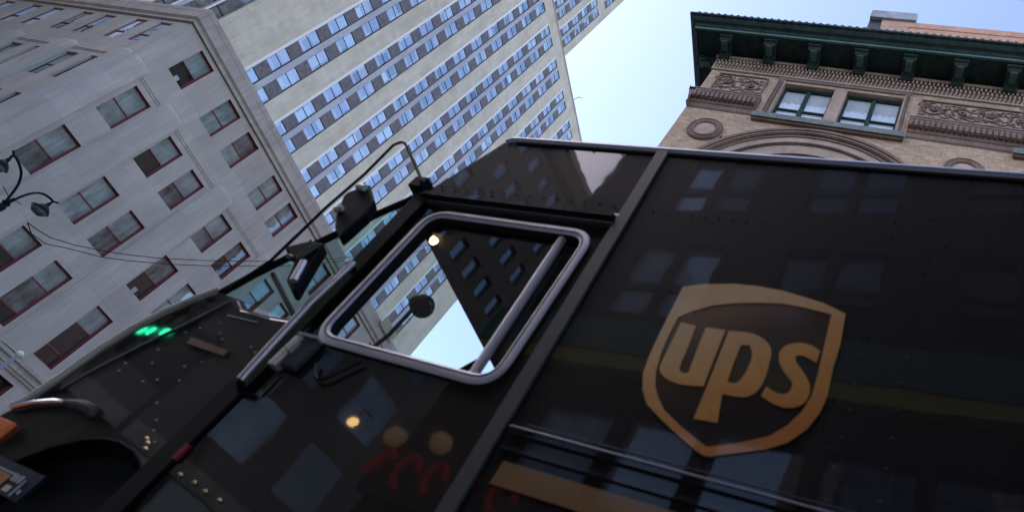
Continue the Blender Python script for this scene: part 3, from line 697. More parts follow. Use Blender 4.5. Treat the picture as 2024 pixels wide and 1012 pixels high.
printed('goldin', [(.45, (.016, .009, .006)), (.8, (.09, .045, .022)), (1, (.24, .14, .08))], 1.0)
M['postm'] = mat('grey_door_post', (.09, .093, .09), .5, .1)
M['alu'] = mat('brushed_aluminium_trim', (.62, .62, .68), .38, .75)
M['frame'] = mat('anodised_window_frame', (.95, .90, .92), .55, .55)
M['seam'] = mat('worn_seam_edge', (.22, .22, .21), .5, .2)
M['rubber'] = mat('black_rubber', (.012, .012, .013), .6)
M['matte'] = mat('matt_black_steel', (.008, .009, .010), .55, spec=.12)
M['inside'] = mat('cab_lining', (.018, .019, .018), .8)
M['chrome'] = mat('polished_chrome', (.8, .8, .78), .12, 1)
M['cream'] = mat('cream_trim_strip', (.88, .82, .70), .35)
M['creamgloss'] = mat('polished_cream_bead', (.97, .90, .76), .28, .45)  # cream colour put in for the shine of bonnet edge and mirror clips
M['amber'] = mat('amber_lens', (.40, .10, .02), .3, emit=(1, .22, .05), est=.03)
M['redlens'] = mat('red_reflector', (.30, .02, .03), .3)
M['bolt'] = mat('dull_bolt_head', (.3, .3, .29), .5, .3)
M['brass'] = mat('yellowed_rivet_head', (.55, .45, .2), .3, .5)  # yellow put in for blurred reflections of lights
M['tyre'] = mat('tyre_rubber', (.05, .05, .05), .7)
M['steelw'] = mat('painted_wheel_steel', (.10, .10, .10), .4, .3)
M['handle'] = mat('worn_handle_plate', (.92, .82, .78), .36, .65)
M['amberdim'] = mat('amber_marker_plate', (.22, .115, .045), .4)
def clear(name, tint, boost=.05):
    m = bpy.data.materials.new(name); m.use_nodes = True; m.node_tree.nodes.clear(); L = m.node_tree.links
    o = nd(m, 'ShaderNodeOutputMaterial'); t = nd(m, 'ShaderNodeBsdfTransparent'); g = nd(m, 'ShaderNodeBsdfGlossy'); x = nd(m, 'ShaderNodeMixShader'); F = schlick(m, boost)
    t.inputs['Color'].default_value = (*tint, 1); g.inputs['Roughness'].default_value = .01; 
    L.new(F, x.inputs[0]); L.new(t.outputs[0], x.inputs[1]); L.new(g.outputs[0], x.inputs[2]); L.new(x.outputs[0], o.inputs[0])
    return m
M['door_glass'] = clear('door_glass', (.93, .97, .97), .08); M['screen'] = clear('tinted_windscreen', (.56, .76, .71), .03)
tr = thing('delivery_truck', 'large dark brown delivery truck with gold shield emblem on its glossy side', 'truck', (.162, 1.491, -.14), math.radians(-6.18))
ZO = -.01
def q(s, t, z): return (s, t, z+ZO)
def back(s, z, t): k = (1.5+t)/1.5; return (s*k, t, (z-.8)*k+.8+ZO)       # the same sight line at another depth
def plate(name, outer, holes, t0, t1, m, parent=tr, bevel=0, smooth=False, warp=None, **kw):
    bm = bmesh.new(); loops = []
    for lp in [outer]+holes:
        vs = [bm.verts.new((s, t0, z+ZO)) for s, z in lp]; loops.append([bm.edges.new((vs[k], vs[(k+1) % len(vs)])) for k in range(len(vs))])
    r = bmesh.ops.triangle_fill(bm, use_beauty=True, edges=[e for l in loops for e in l])
    fs = [f for f in r['geom'] if isinstance(f, bmesh.types.BMFace)]
    ex = bmesh.ops.extrude_face_region(bm, geom=fs)
    for v in ex['geom']:
        if isinstance(v, bmesh.types.BMVert): v.co.y = t1
    bmesh.ops.recalc_face_normals(bm, faces=bm.faces)
    if warp:
        for v in bm.verts: v.co = warp(v.co)
    me = bpy.data.meshes.new(name); bm.to_mesh(me); bm.free(); me.materials.append(m)
    o = bpy.data.objects.new(name, me); C.objects.link(o); o.parent = parent
    if bevel:
        b = o.modifiers.new('bevel', 'BEVEL'); b.width = bevel; b.segments = 2; b.limit_method = 'ANGLE'; b.angle_limit = math.radians(50)
    for k, v in kw.items(): o[k] = v
    return o
def rrect(corners, r, n=7):
    """rounded outline through four corners given in order"""
    out = []; P = [Vector(c) for c in corners]; N = len(P)
    for i in range(N):
        a, b, c = P[i-1], P[i], P[(i+1) % N]; u = (a-b).normalized(); v = (c-b).normalized()
        s, e = b+u*r, b+v*r
        for k in range(n+1):
            t = k/n; out.append(tuple((1-t)**2*s + 2*t*(1-t)*b + t*t*e))
    return out
# cargo body: closed shell with rolled roof edges
mb = MB(); WD = 2.12; ra = .045; zt = 2.934
cs = [(0, .62)] + [(ra-ra*math.cos(a), zt-ra+ra*math.sin(a)) for a in [math.pi/2*i/5 for i in range(6)]] + [(WD-ra+ra*math.sin(a), zt-ra+ra*math.cos(a)) for a in [math.pi/2*i/5 for i in range(6)]] + [(WD, .62)]
mb.prism(cs, lambda t, z, s: q(s, t, z), -1.19, 4.3, M['paint']); cb = mb.build('cargo_body', tr, smooth=True); wn_ = cb.modifiers.new('normals', 'WEIGHTED_NORMAL'); wn_.keep_sharp = True; wn_.weight = 100
# cab top above the door, sloping forward
mb = MB(); up = [(-1.193, 2.49), (-1.193, 2.934), (-1.985, 2.934), (-2.01, 2.925), (-2.03, 2.90), (-2.172, 2.50)]
mb.prism(up, lambda s, z, t: q(s, t, z), .001, WD-.001, M['paint']); mb.build('cab_top', tr)
# bright roof edge rail
mb = MB(); rail = [(4.3, 2.928), (-1.96, 2.930), (-2.0, 2.925), (-2.02, 2.905)]
mb.tube([q(s, .004, z) for s, z in rail], .018, M['alu'], 10); mb.tube([q(s, -.004, z-.028) for s, z in rail[:2]], .006, M['rubber'], 6); mb.build('roof_rail', tr, smooth=True)
mb = MB(); mb.tube([q(-2.02, .01, 2.905), q(-2.165, .01, 2.52)], .007, M['matte'], 8); mb.build('edge_bead', tr)
# post between door and cargo body
mb = MB(); a, b = (-1.246, 2.915), (-1.157, 1.30); c, d = (-1.196, 2.915), (-1.108, 1.30)
e = (-1.115, .62); f = (-1.067, .62)
for P, Q in (((a, c), (b, d)), ((b, d), (e, f))):
    v = [q(P[0][0], -.012, P[0][1]), q(P[1][0], -.012, P[1][1]), q(Q[1][0], -.012, Q[1][1]), q(Q[0][0], -.012, Q[0][1])]
    w = [(x, .02, z) for x, _, z in v]; mb.face(v, M['postm'])
    for k in range(4): mb.face([v[k], v[(k+1) % 4], w[(k+1) % 4], w[k]], M['postm'])
mb.build('door_post', tr)
# gutter and header channels over the door
mb = MB()
mb.box(q(-1.6, -.012, 2.478), q(-1.215, .0, 2.487), M['alu']); mb.box(q(-2.17, -.01, 2.487), q(-1.605, .0, 2.496), M['postm'])
mb.box(q(-2.15, -.03, 2.452), q(-1.23, .0, 2.474), M['paint']); mb.box(q(-2.1, -.018, 2.425), q(-1.22, 0, 2.432), M['postm'])
mb.build('gutter', tr)
# sliding door skin with window opening
WO = rrect([(-2.055, 2.392), (-1.262, 2.386), (-1.236, 1.668), (-2.028, 1.684)], .10, 8)
WI = rrect([(-2.020, 2.362), (-1.296, 2.356), (-1.272, 1.700), (-1.996, 1.716)], .075, 8)
WM = rrect([(-2.035, 2.375), (-1.281, 2.369), (-1.256, 1.685), (-2.011, 1.701)], .085, 8)
plate('door', [(-2.15, 2.45), (-1.215, 2.45), (-1.10, .62), (-2.06, .62)], [WM], .012, .06, M['paint'])
mb = MB(); mb.tube([q(s, 0, z) for s, z in rrect([(-2.038, 2.377), (-1.279, 2.371), (-1.254, 1.684), (-2.012, 1.700)], .088, 9)], .0195, M['frame'], 14, close=True)
mb.v = [(x, y*.40+.001, z) for x, y, z in mb.v]; fr = mb.build('window_frame', tr, smooth=True)
plate('rebate', WM, [WI], .013, .05, M['rubber'], parent=fr)
mb = MB(); n_ = len(WM); mb.tube([q(s, -.0068, z) for s, z in rrect([(-2.03, 2.371), (-1.286, 2.365), (-1.262, 1.691), (-2.006, 1.706)], .08, 8)], .0022, M['rubber'], 6, close=True); mb.build('gasket', fr)
mb = MB(); mb.tube([q(-1.397, .02, 2.345), q(-1.352, .02, 1.708)], .017, M['frame'], 8); mb.build('sash_bar', fr, smooth=True)
mb = MB(); mb.face([q(-2.04, .035, 2.38), q(-1.27, .035, 2.38), q(-1.25, .035, 1.68), q(-2.02, .035, 1.68)], M['door_glass']); mb.build('glass', fr)
# black pillar in front of the door
plate('front_pillar', [(-2.20, 2.47), (-2.12, 2.47), (-2.066, 1.5), (-2.062, .62), (-2.14, .62), (-2.145, 1.5), (-2.165, 2.0)], [], -.01, .05, M['matte'])
mb = MB(); mb.tube([q(-2.148, -.03, 2.02), q(-2.10, -.045, 2.005), q(-2.098, -.05, 1.8), q(-2.078, -.05, 1.6), q(-2.066, -.045, 1.46)], .0125, M['handle'], 10)
mb.tube([q(-2.13, .0, 2.0), q(-2.10, -.045, 2.005)], .012, M['chrome'], 8); mb.tube([q(-2.07, .0, 1.44), q(-2.066, -.045, 1.46)], .012, M['matte'], 8); mb.build('grab_rail', tr, smooth=True)
hb = MB(); hb.box(q(-2.052, -.03, 1.545), q(-2.02, .01, 1.672), M['handle']); hb.box(q(-2.018, -.02, 1.56), q(-1.958, .01, 1.672), M['postm']); hb.box(q(-2.05, -.034, 1.672), q(-1.955, .008, 1.684), M['alu']); hb.box(q(-2.02, -.05, 1.60), q(-2.005, -.02, 1.65), M['handle'])
hb.build('door_latch', tr, bevel=.004)
mb = MB(); pts = [q(-1.90+.02*k+.0, -.004, 1.60-.05*math.sin(k*.55)) for k in range(9)]; mb.tube(pts, .006, M['rubber'], 6); mb.build('cable', tr, smooth=True)
# windscreen seen past the pillar: raked edge, near quarter pane, front pane
edge = [(-2.20, 2.478), (-2.305, 2.34), (-2.40, 2.19), (-2.50, 2.03), (-2.575, 1.905), (-2.63, 1.785)]
mb = MB(); mb.tube([q(s, .01, z) for s, z in edge], .016, M['matte'], 8); mb.tube([q(s, .02, z) for s, z in ((-2.63, 1.78), (-2.5, 1.77), (-2.43, 1.735), (-2.3, 1.73), (-2.15, 1.742))], .013, M['matte'], 8)
mb.tube([q(-2.50, .015, 1.93), q(-2.16, .015, 1.745)], .009, M['matte'], 8)
mb.tube([q(s, WD-.02, z) for s, z in edge], .016, M['matte'], 8); mb.tube([q(-2.2, .01, 2.478), q(-2.2, WD-.01, 2.478)], .02, M['matte'], 8); wf = mb.build('windscreen_frame', tr, smooth=True)
mb = MB(); mb.face([q(s, .014, z) for s, z in edge]+[q(-2.14, .014, 1.742), q(-2.15, .014, 2.47)], M['screen']); mb.build('quarter_glass', wf)
mb = MB()
for (s, z), (s2, z2) in zip(edge, edge[1:]): mb.face([q(s, .02, z), q(s2, .02, z2), q(s2, WD-.02, z2), q(s, WD-.02, z)], M['door_glass'])
mb.build('windscreen', wf, smooth=True)
mb = MB(); mb.tube([q(-2.215, 1.02, 2.46), q(-2.41, 1.02, 2.19), q(-2.62, 1.02, 1.80)], .018, M['matte'], 6); mb.build('centre_strip', wf)
# cab interior
mb = MB(); mb.box(q(-2.03, .065, 2.326), q(-1.2, WD-.06, 2.36), M['inside']); mb.box(q(-2.19, .065, 2.40), q(-2.035, WD-.06, 2.47), M['inside']); mb.box(q(-2.04, .065, 2.33), q(-2.0, WD-.06, 2.47), M['inside']); mb.build('ceiling_lining', tr)
mb = MB(); mb.box(q(-1.24, .065, .8), q(-1.20, WD-.06, 2.32), M['inside']); mb.box(q(-2.14, .06, .62), q(-1.2, WD, .70), M['inside']); mb.build('bulkhead', tr)
far_o = [(-2.15, 2.45), (-1.2, 2.45), (-1.2, .62), (-2.06, .62)]; far_h = rrect([(-2.0, 2.30), (-1.3, 2.30), (-1.3, 1.68), (-1.98, 1.68)], .08, 5)
plate('far_door', far_o, [far_h], WD-.05, WD, M['paint'])
mb = MB(); mb.prism([(-2.6, 1.72), (-2.45, 1.76), (-2.2, 1.74), (-2.12, 1.62), (-2.12, .8), (-2.6, .8)], lambda s, z, t: q(s, t, z), .06, WD-.06, M['inside']); mb.build('dashboard', tr)
st = MB(); c0 = Vector(q(-1.98, 1.55, 1.78)); ax = Vector((-.5, 0, .86)).normalized(); u = Vector((0, 1, 0)); w = ax.cross(u)
st.tube([c0+(u*math.cos(t)+w*math.sin(t))*.22 for t in [2*math.pi*i/28 for i in range(28)]], .014, M['rubber'], 8, close=True)
for t in (0, 2.1, 4.2): st.tube([c0, c0+(u*math.cos(t)+w*math.sin(t))*.22], .011, M['rubber'], 6)
st.tube([c0, c0-ax*.4], .03, M['rubber'], 8); st.build('steering_wheel', tr, smooth=True)
mb = MB(); fc = Vector(back(-1.845, 1.97, .30)); fc = Vector(q(-2.10, .34, 2.16)); ay = Vector((1, -.35, -.25)).normalized(); e1 = Vector((0, 0, 1)); e2 = ay.cross(e1).normalized(); e1 = e2.cross(ay)
for r, o_ in ((.042, 0), (.048, .010), (.047, .022), (.04, .034), (.03, .045), (.03, -.005)):
    mb.tube([fc+ay*o_+(e1*math.cos(t)+e2*math.sin(t))*r for t in [2*math.pi*i/20 for i in range(20)]], .003, M['rubber'], 6, close=True)
for k in range(22):
    t = 2*math.pi*k/22; dd = e1*math.cos(t)+e2*math.sin(t); mb.tube([fc+ay*-.0+dd*.015, fc+dd*.042, fc+ay*.010+dd*.048, fc+ay*.022+dd*.047, fc+ay*.045+dd*.02], .0018, M['rubber'], 5)
for k in range(4):
    t = math.pi/2*k+.4; dd = e1*math.cos(t)+e2*math.sin(t); d2 = ay.cross(dd); mb.face([fc+ay*.012+dd*.008-d2*.008, fc+ay*.018+dd*.038-d2*.02, fc+ay*.012+dd*.040+d2*.02, fc+ay*.02+dd*.008+d2*.01], M['matte'])
for k in range(9):      # ribbed motor housing behind the guard
    t = k/8; rr_ = .040*math.sqrt(max(.02, 1-t*t)); mb.tube([fc-ay*(.008+.055*t)+(e1*math.cos(a)*.8+e2*math.sin(a)*1.15)*rr_ for a in [2*math.pi*i/16 for i in range(16)]], .006, M['rubber'], 6, close=True)
mb.lathe([(.001, -.03), (.026, -.025), (.034, 0), (.026, .025), (.001, .03)], fc-ay*.03, M['rubber'], 14)
mb.tube([fc, fc-ay*.05, Vector(q(-2.2, .40, 2.03)), Vector(q(-2.30, .42, 1.78))], .009, M['rubber'], 8); mb.lathe([(.001, -.02), (.018, -.02), (.022, .0), (.018, .02), (.001, .02)], fc+ay*.01, M['rubber'], 12); mb.build('cab_fan', tr)
mb = MB(); mb.lathe([(.001, 0), (.022, .004), (.03, .02), (.026, .034), (.001, .036)], q(-2.035, .10, 2.30), M['bulb'], 14); mb.v = [((x+2.035)*.55-2.035, (y-.1)*.55+.1, z) for x, y, z in mb.v]; mb.build('cab_lamp', tr, smooth=True)  # glowing disc added in place of a warm reflection at the ceiling edge
# bonnet and wing
crest = [(-2.625, 1.79), (-2.685, 1.733), (-2.755, 1.645), (-2.808, 1.54), (-2.838, 1.434), (-2.853, 1.314), (-2.875, 1.20), (-2.905, 1.165)]
arch = [(-2.33+.455*math.cos(t)*1.0, .61+.575*math.sin(t)) for t in [math.pi*i/18 for i in range(19)]]
outer = [(-2.065, 1.742), (-2.30, 1.728), (-2.43, 1.735), (-2.5, 1.77)] + crest + [(-2.93, 1.12), (-2.95, .95), (-2.95, .62), (-2.785, .62)] + list(reversed(arch))[1:-1] + [(-1.875, .62), (-2.065, .62)]
outer = outer[:-2] + [(-2.068, .62)] if False else outer
ar = [p for p in reversed(arch) if p[0] < -2.07]
cut = (-2.068, .61+.575*math.sqrt(max(0, 1-((-2.068+2.33)/.455)**2)))
outer = [(-2.068, 1.742), (-2.30, 1.728), (-2.43, 1.735), (-2.5, 1.77)] + crest + [(-2.93, 1.12), (-2.95, .95), (-2.95, .62)] + ar + [cut]
plate('wing', outer, [], .0, .03, M['paint'], bevel=.008)
ar2 = [p for p in arch if p[0] > -2.06]
plate('step_panel', [(-2.062, cut[1]+.03), (-2.062, 1.45), (-1.12, 1.45), (-1.09, .62)] + [p for p in ar2] , [], .002, .011, M['paint'])
mb = MB(); cr_ = [(-2.5, 1.77)]+crest+[(-2.93, 1.12), (-2.97, .95), (-2.97, .62)]
for (s, z), (s2, z2) in zip(cr_, cr_[1:]): mb.face([q(s, .03, z), q(s2, .03, z2), q(s2+.02, WD/2, z2-.03), q(s+.02, WD/2, z-.03)], M['paint']); mb.face([q(s, WD-.03, z), q(s2, WD-.03, z2), q(s2+.02, WD/2, z2-.03), q(s+.02, WD/2, z-.03)], M['paint'])
mb.build('bonnet', tr, smooth=True); plate('far_wing', outer, [], WD-.03, WD, M['paint'])
mb = MB(); P_ = []
for k, (s, z) in enumerate(crest):      # added bead just clear of the crest, its cream imitates a sky highlight
    t_ = (Vector(crest[min(k+1, len(crest)-1)])-Vector(crest[max(k-1, 0)])).normalized(); P_.append(q(s+t_.y*.010, -.004, z-t_.x*.010))
mb.tube(P_, .0115, M['creamgloss'], 14)
mb.build('bonnet_trim', tr, smooth=True)
mb = MB(); mb.tube([q(s, -.006, z) for s, z in ((-2.905, 1.165), (-2.84, 1.20), (-2.76, 1.228), (-2.70, 1.237), (-2.64, 1.232))], .008, M['chrome'], 8)
mb.tube([q(s, -.01, z) for s, z in ((-2.70, 1.237), (-2.62, 1.245), (-2.55, 1.24), (-2.53, 1.22))], .017, M['postm'], 8, rs=[.008, .018, .02, .008])
mb.build('wing_trim', tr, smooth=True)
mb = MB(); mb.tube([q(s, -.003, z) for s, z in ((-2.52, 1.755), (-2.55, 1.70), (-2.60, 1.62), (-2.68, 1.50), (-2.76, 1.36), (-2.80, 1.27))], .0045, M['seam'], 6); mb.build('panel_seam', tr)
mb = MB(); mb.box(q(-2.42, -.004, 1.722), q(-2.27, 0, 1.726), M['alu']); mb.box(q(-2.46, -.004, 1.695), q(-2.30, 0, 1.698), M['alu']); mb.build('vent_line', tr)
mb = MB(); mb.lathe([(.44, .40), (.44, .02)], (0, 0, 0), M['rubber'], 40, 'y')
mb.v = [(x-2.33, y+.02, z*1.28+.60+ZO) for x, y, z in mb.v]; mb.face([q(-2.78, .4, .62), q(-1.88, .4, .62), q(-1.88, .4, 1.2), q(-2.78, .4, 1.2)], M['rubber']); mb.build('wheel_well', tr)
def wheel(s, t0):
    w = bpy.data.objects.new('wheel', None)
    mb = MB(); mb.lathe([(.22, -.10), (.30, -.115), (.38, -.12), (.41, -.10), (.42, -.06), (.42, .06), (.41, .10), (.38, .12), (.30, .115), (.22, .10)], (0, 0, 0), M['tyre'], 48, 'y')
    for k in range(48):
        t = 2*math.pi*k/48; mb.face([(.423*math.cos(t), -.09, .423*math.sin(t)), (.423*math.cos(t+.05), -.09, .423*math.sin(t+.05)), (.423*math.cos(t+.09), .0, .423*math.sin(t+.09)), (.423*math.cos(t+.04), .0, .423*math.sin(t+.04))], M['matte'])
    o = mb.build('wheel', tr, smooth=True); o.location = (s, t0, .43)
    mb = MB(); mb.lathe([(.22, -.10), (.235, -.10), (.225, -.07), (.19, -.03), (.12, -.02), (.10, -.05), (.06, -.09), (.001, -.10)], (0, 0, 0), M['steelw'], 32, 'y'); mb.build('rim', o, smooth=True)
for s in (-2.33, 2.9): wheel(s, .16); wheel(s, WD-.16)
mb = MB(); mb.box(q(-2.93, -.018, 1.065), q(-2.79, 0, 1.125), M['amber']); mb.build('marker_lamp', tr, bevel=.006)
plate('amber_plate', [(-2.50, 1.575), (-2.285, 1.562), (-2.28, 1.541), (-2.49, 1.548)], [], -.008, 0, M['amberdim'])
mb = MB(); mb.box(q(-2.075, -.012, 1.195), q(-2.055, 0, 1.245), M['redlens']); mb.build('reflector', tr)
# reflection painted on flat pieces low on the nose: orange, navy, pale glyph shapes
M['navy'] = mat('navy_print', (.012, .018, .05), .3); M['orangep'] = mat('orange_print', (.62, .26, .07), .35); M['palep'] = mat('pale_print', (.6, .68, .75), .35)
def onrow(s, z, w, h, m, t=-.012): mb.box(q(s, t-.002, z-(s+2.95)*.0), q(s+w, t, z+h), m)
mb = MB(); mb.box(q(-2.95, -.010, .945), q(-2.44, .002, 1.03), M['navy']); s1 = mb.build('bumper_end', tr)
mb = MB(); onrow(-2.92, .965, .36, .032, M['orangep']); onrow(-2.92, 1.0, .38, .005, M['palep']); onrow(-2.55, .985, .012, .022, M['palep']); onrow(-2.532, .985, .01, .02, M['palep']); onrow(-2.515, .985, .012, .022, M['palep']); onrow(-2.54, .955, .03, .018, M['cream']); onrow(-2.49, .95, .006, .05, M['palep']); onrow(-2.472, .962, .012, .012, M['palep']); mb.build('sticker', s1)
# rivets
def dome(mb, s, z, m, r=.0045, t=-.001):
    mb.v += [q(s-r*1.6, t, z), q(s, t, z+r*.9), q(s+r*1.6, t, z), q(s, t, z-r*.9), q(s, t-r, z)]; i = len(mb.v)-5
    for k in range(4): mb.f.append((i+k, i+(k+1) % 4, i+4)); mb.m.append(mb.mi(m))
mb = MB(); rr = random.Random(5)
for k in range(18): dome(mb, -1.10+.052*k if k < 10 else -.2+.12*(k-10), 2.535, M['postm'])
for z in [.75+.085*k for k in range(24)]:
    if z < 2.85: dome(mb, -.245, z, M['postm']); dome(mb, -.13, z+.03, M['postm']); dome(mb, .98, z, M['postm']); dome(mb, 1.1, z+.03, M['postm'])
for k in range(14): dome(mb, -2.12+.065*k, 2.55, M['postm'], .006); dome(mb, -2.1+.065*k, 2.525, M['postm'], .006) if k < 5 else None
for k in range(7): dome(mb, -2.1+.14*k, 2.88, M['postm'])
mb.build('rivets', tr)
mb = MB()
for s, z in ((-2.62, 1.555), (-2.59, 1.50), (-2.55, 1.45), (-2.46, 1.66), (-2.41, 1.62), (-2.37, 1.60), (-2.40, 1.47), (-2.36, 1.42), (-2.50, 1.38), (-2.45, 1.40), (-2.35, 1.33), (-2.52, 1.62), (-2.56, 1.59), (-2.22, 1.60), (-2.18, 1.585), (-2.14, 1.57), (-2.35, 1.50), (-2.11, 1.50), (-2.12, 1.47), (-2.13, 1.44), (-2.66, 1.42), (-2.65, 1.39), (-2.25, 1.25), (-2.2, 1.22), (-2.15, 1.28), (-2.1, 1.3), (-2.28, 1.28)):
    dome(mb, s, z, M['bolt'], .005)
for s, z in ((-2.245, 1.222), (-2.225, 1.212), (-2.21, 1.195)): dome(mb, s, z, M['brass'], .009)  # yellow domes added as blurred light reflections in the paint
for s, z in ((-1.93, 1.16), (-1.87, 1.15), (-1.80, 1.143), (-2.0, 1.165)): dome(mb, s, z, M['brass'], .008, -.002)
mb.build('bolts', tr)
# rub rail, gold stripe
mb = MB(); mb.box(q(-1.10, -.012, 1.548), q(4.3, 0, 1.578), M['paint']); mb.tube([q(-1.105, -.014, 1.566), q(4.3, -.014, 1.566)], .003, M['alu'], 6); mb.tube([q(-1.06, -.006, 1.585), q(4.3, -.006, 1.585)], .0022, M['postm'], 6); mb.box(q(-1.1, -.01, 1.50), q(4.3, 0, 1.512), M['paint']); mb.build('rub_rail', tr)
mb = MB(); mb.box(q(-1.068, -.004, 1.405), q(4.3, -.0005, 1.472), M['golddim']); mb.build('gold_stripe', tr)
# mirrors
def mir(s, z, t=-.1): return back(s, z, t)
mp = [(-2.205, 2.50, 0), (-2.258, 2.574, -.1), (-2.40, 2.69, -.1), (-2.546, 2.81, -.1), (-2.585, 2.838, -.1), (-2.612, 2.842, -.1), (-2.635, 2.815, -.1), (-2.625, 2.74, -.1), (-2.602, 2.576, -.1), (-2.595, 2.318, -.1), (-2.569, 2.085, -.1), (-2.557, 1.983, -.1), (-2.60, 1.80, -.02)]
mb = MB(); mb.tube([back(s, z, t) for s, z, t in mp], .0065, M['matte'], 8); mb.box(q(-2.26, -.03, 2.50), q(-2.19, .03, 2.56), M['matte']); ma_ = mb.build('mirror_arm', tr, smooth=True)
head = [(-2.513, 2.514), (-2.387, 2.408), (-2.354, 2.323), (-2.356, 2.165), (-2.445, 2.222), (-2.497, 2.278), (-2.583, 2.413), (-2.583, 2.443)]
def hull(name, pts, t0, t1, m, parent, bev):
    bm = bmesh.new(); vs = [bm.verts.new(back(s, z, t0)) for s, z in pts]; f = bm.faces.new(vs)
    ex = bmesh.ops.extrude_face_region(bm, geom=[f])
    for v in [v for v in ex['geom'] if isinstance(v, bmesh.types.BMVert)]: v.co += Vector((-.02, t1-t0, -.0))
    bmesh.ops.recalc_face_normals(bm, faces=bm.faces); me = bpy.data.meshes.new(name); bm.to_mesh(me); bm.free(); me.materials.append(m)
    o = bpy.data.objects.new(name, me); C.objects.link(o); o.parent = parent
    b = o.modifiers.new('bevel', 'BEVEL'); b.width = bev; b.segments = 3; return o
h1 = hull('mirror', head, -.13, -.07, M['matte'], tr, .012)
mb = MB(); mb.tube([back(-2.555, 2.480, -.14), back(-2.51, 2.478, -.14)], .014, M['creamgloss'], 8); mb.build('bright_clip', h1, smooth=True); mb = MB(); mb.tube([back(-2.535, 2.315, -.14), back(-2.505, 2.333, -.14)], .013, M['creamgloss'], 8); mb.build('bright_clip', h1, smooth=True)
h2 = hull('mirror', [(-2.574, 2.064), (-2.485, 2.121), (-2.40, 2.12), (-2.362, 2.026), (-2.29, 1.865), (-2.31, 1.862), (-2.385, 1.905), (-2.45, 2.01)], -.12, -.06, M['matte'], tr, .010)
mb = MB(); mb.tube([back(-2.395, 2.005, -.13), back(-2.345, 1.905, -.13)], .013, M['handle'], 8); mb.build('bright_clip', h2, smooth=True); mb = MB(); mb.tube([back(-2.49, 2.02, -.13), back(-2.46, 2.01, -.13)], .011, M['chrome'], 8); mb.tube([back(-2.44, 2.02, -.125), back(-2.42, 2.10, -.125)], .012, M['postm'], 8); mb.build('bright_clip', h2, smooth=True)
SH_OUT = [(-0.838, 2.181), (-0.775, 2.206), (-0.677, 2.228), (-0.6, 2.233), (-0.521, 2.229), (-0.444, 2.215), (-0.386, 2.203), (-0.317, 2.175), (-0.316, 2.16), (-0.309, 2.06), (-0.31, 1.974), (-0.305, 1.882), (-0.311, 1.827), (-0.331, 1.77), (-0.367, 1.721), (-0.415, 1.687), (-0.483, 1.657), (-0.541, 1.631), (-0.559, 1.629), (-0.587, 1.639), (-0.638, 1.663), (-0.712, 1.702), (-0.766, 1.735), (-0.797, 1.775), (-0.82, 1.83), (-0.828, 1.892), (-0.833, 1.978), (-0.835, 2.066)]
SH_IN = [(-0.803, 2.055), (-0.764, 2.09), (-0.711, 2.126), (-0.65, 2.148), (-0.579, 2.165), (-0.506, 2.177), (-0.433, 2.174), (-0.356, 2.164), (-0.356, 2.149), (-0.35, 2.034), (-0.345, 1.944), (-0.344, 1.872), (-0.356, 1.819), (-0.382, 1.767), (-0.417, 1.725), (-0.492, 1.683), (-0.56, 1.654), (-0.599, 1.671), (-0.655, 1.698), (-0.71, 1.729), (-0.742, 1.762), (-0.767, 1.797), (-0.785, 1.842), (-0.798, 1.911), (-0.802, 1.966)]
LU = [(-0.785, 2.036), (-0.735, 2.033), (-0.728, 1.947), (-0.725, 1.875), (-0.719, 1.862), (-0.704, 1.857), (-0.692, 1.863), (-0.694, 1.883), (-0.699, 1.954), (-0.703, 2.034), (-0.642, 2.037), (-0.64, 1.962), (-0.634, 1.829), (-0.67, 1.822), (-0.708, 1.818), (-0.75, 1.827), (-0.777, 1.848), (-0.783, 1.872), (-0.783, 1.921)]
LP = [(-0.631, 2.036), (-0.584, 2.043), (-0.547, 2.041), (-0.509, 2.023), (-0.486, 1.992), (-0.48, 1.936), (-0.478, 1.908), (-0.482, 1.853), (-0.506, 1.824), (-0.538, 1.818), (-0.575, 1.818), (-0.557, 1.728), (-0.623, 1.723), (-0.625, 1.857)]
LPH = [(-0.579, 1.993), (-0.555, 1.998), (-0.534, 1.967), (-0.534, 1.91), (-0.542, 1.87), (-0.552, 1.859), (-0.575, 1.859), (-0.579, 1.917)]
LS = [(-0.357, 2.022), (-0.385, 2.038), (-0.42, 2.04), (-0.453, 2.024), (-0.466, 1.996), (-0.46, 1.963), (-0.437, 1.93), (-0.407, 1.904), (-0.401, 1.894), (-0.401, 1.869), (-0.416, 1.855), (-0.44, 1.857), (-0.467, 1.87), (-0.472, 1.837), (-0.44, 1.822), (-0.405, 1.815), (-0.376, 1.823), (-0.353, 1.846), (-0.35, 1.882), (-0.36, 1.912), (-0.388, 1.946), (-0.416, 1.973), (-0.417, 1.991), (-0.399, 1.998), (-0.357, 1.979)]
ARM1 = [(-24.4, 10.849, 6.672), (-24.4, 10.741, 6.941), (-24.4, 10.595, 7.238), (-24.4, 10.355, 7.487), (-24.4, 10.048, 7.613), (-24.4, 9.844, 7.626), (-24.4, 9.87, 7.484)]
HEAD1 = [(-24.4, 9.887, 7.253)]
ARM2 = [(-24.4, 10.916, 6.71), (-24.4, 10.918, 7.002), (-24.4, 10.987, 7.314), (-24.4, 11.121, 7.516), (-24.4, 11.323, 7.604), (-24.4, 11.507, 7.616), (-24.4, 11.525, 7.513)]
HEAD2 = [(-24.4, 11.481, 7.332)]
WIREA = [(-24.4, 11.655, 6.771), (-24.4, 11.996, 6.656), (-24.4, 12.48, 6.745), (-24.4, 12.929, 7.063), (-24.4, 13.826, 7.623), (-24.4, 14.433, 8.111), (-24.4, 15.427, 9.005), (-24.4, 16.62, 10.177), (-24.4, 18.704, 12.411), (-24.4, 20.337, 14.436), (-24.4, 22.183, 16.891), (-24.4, 24.582, 20.217)]
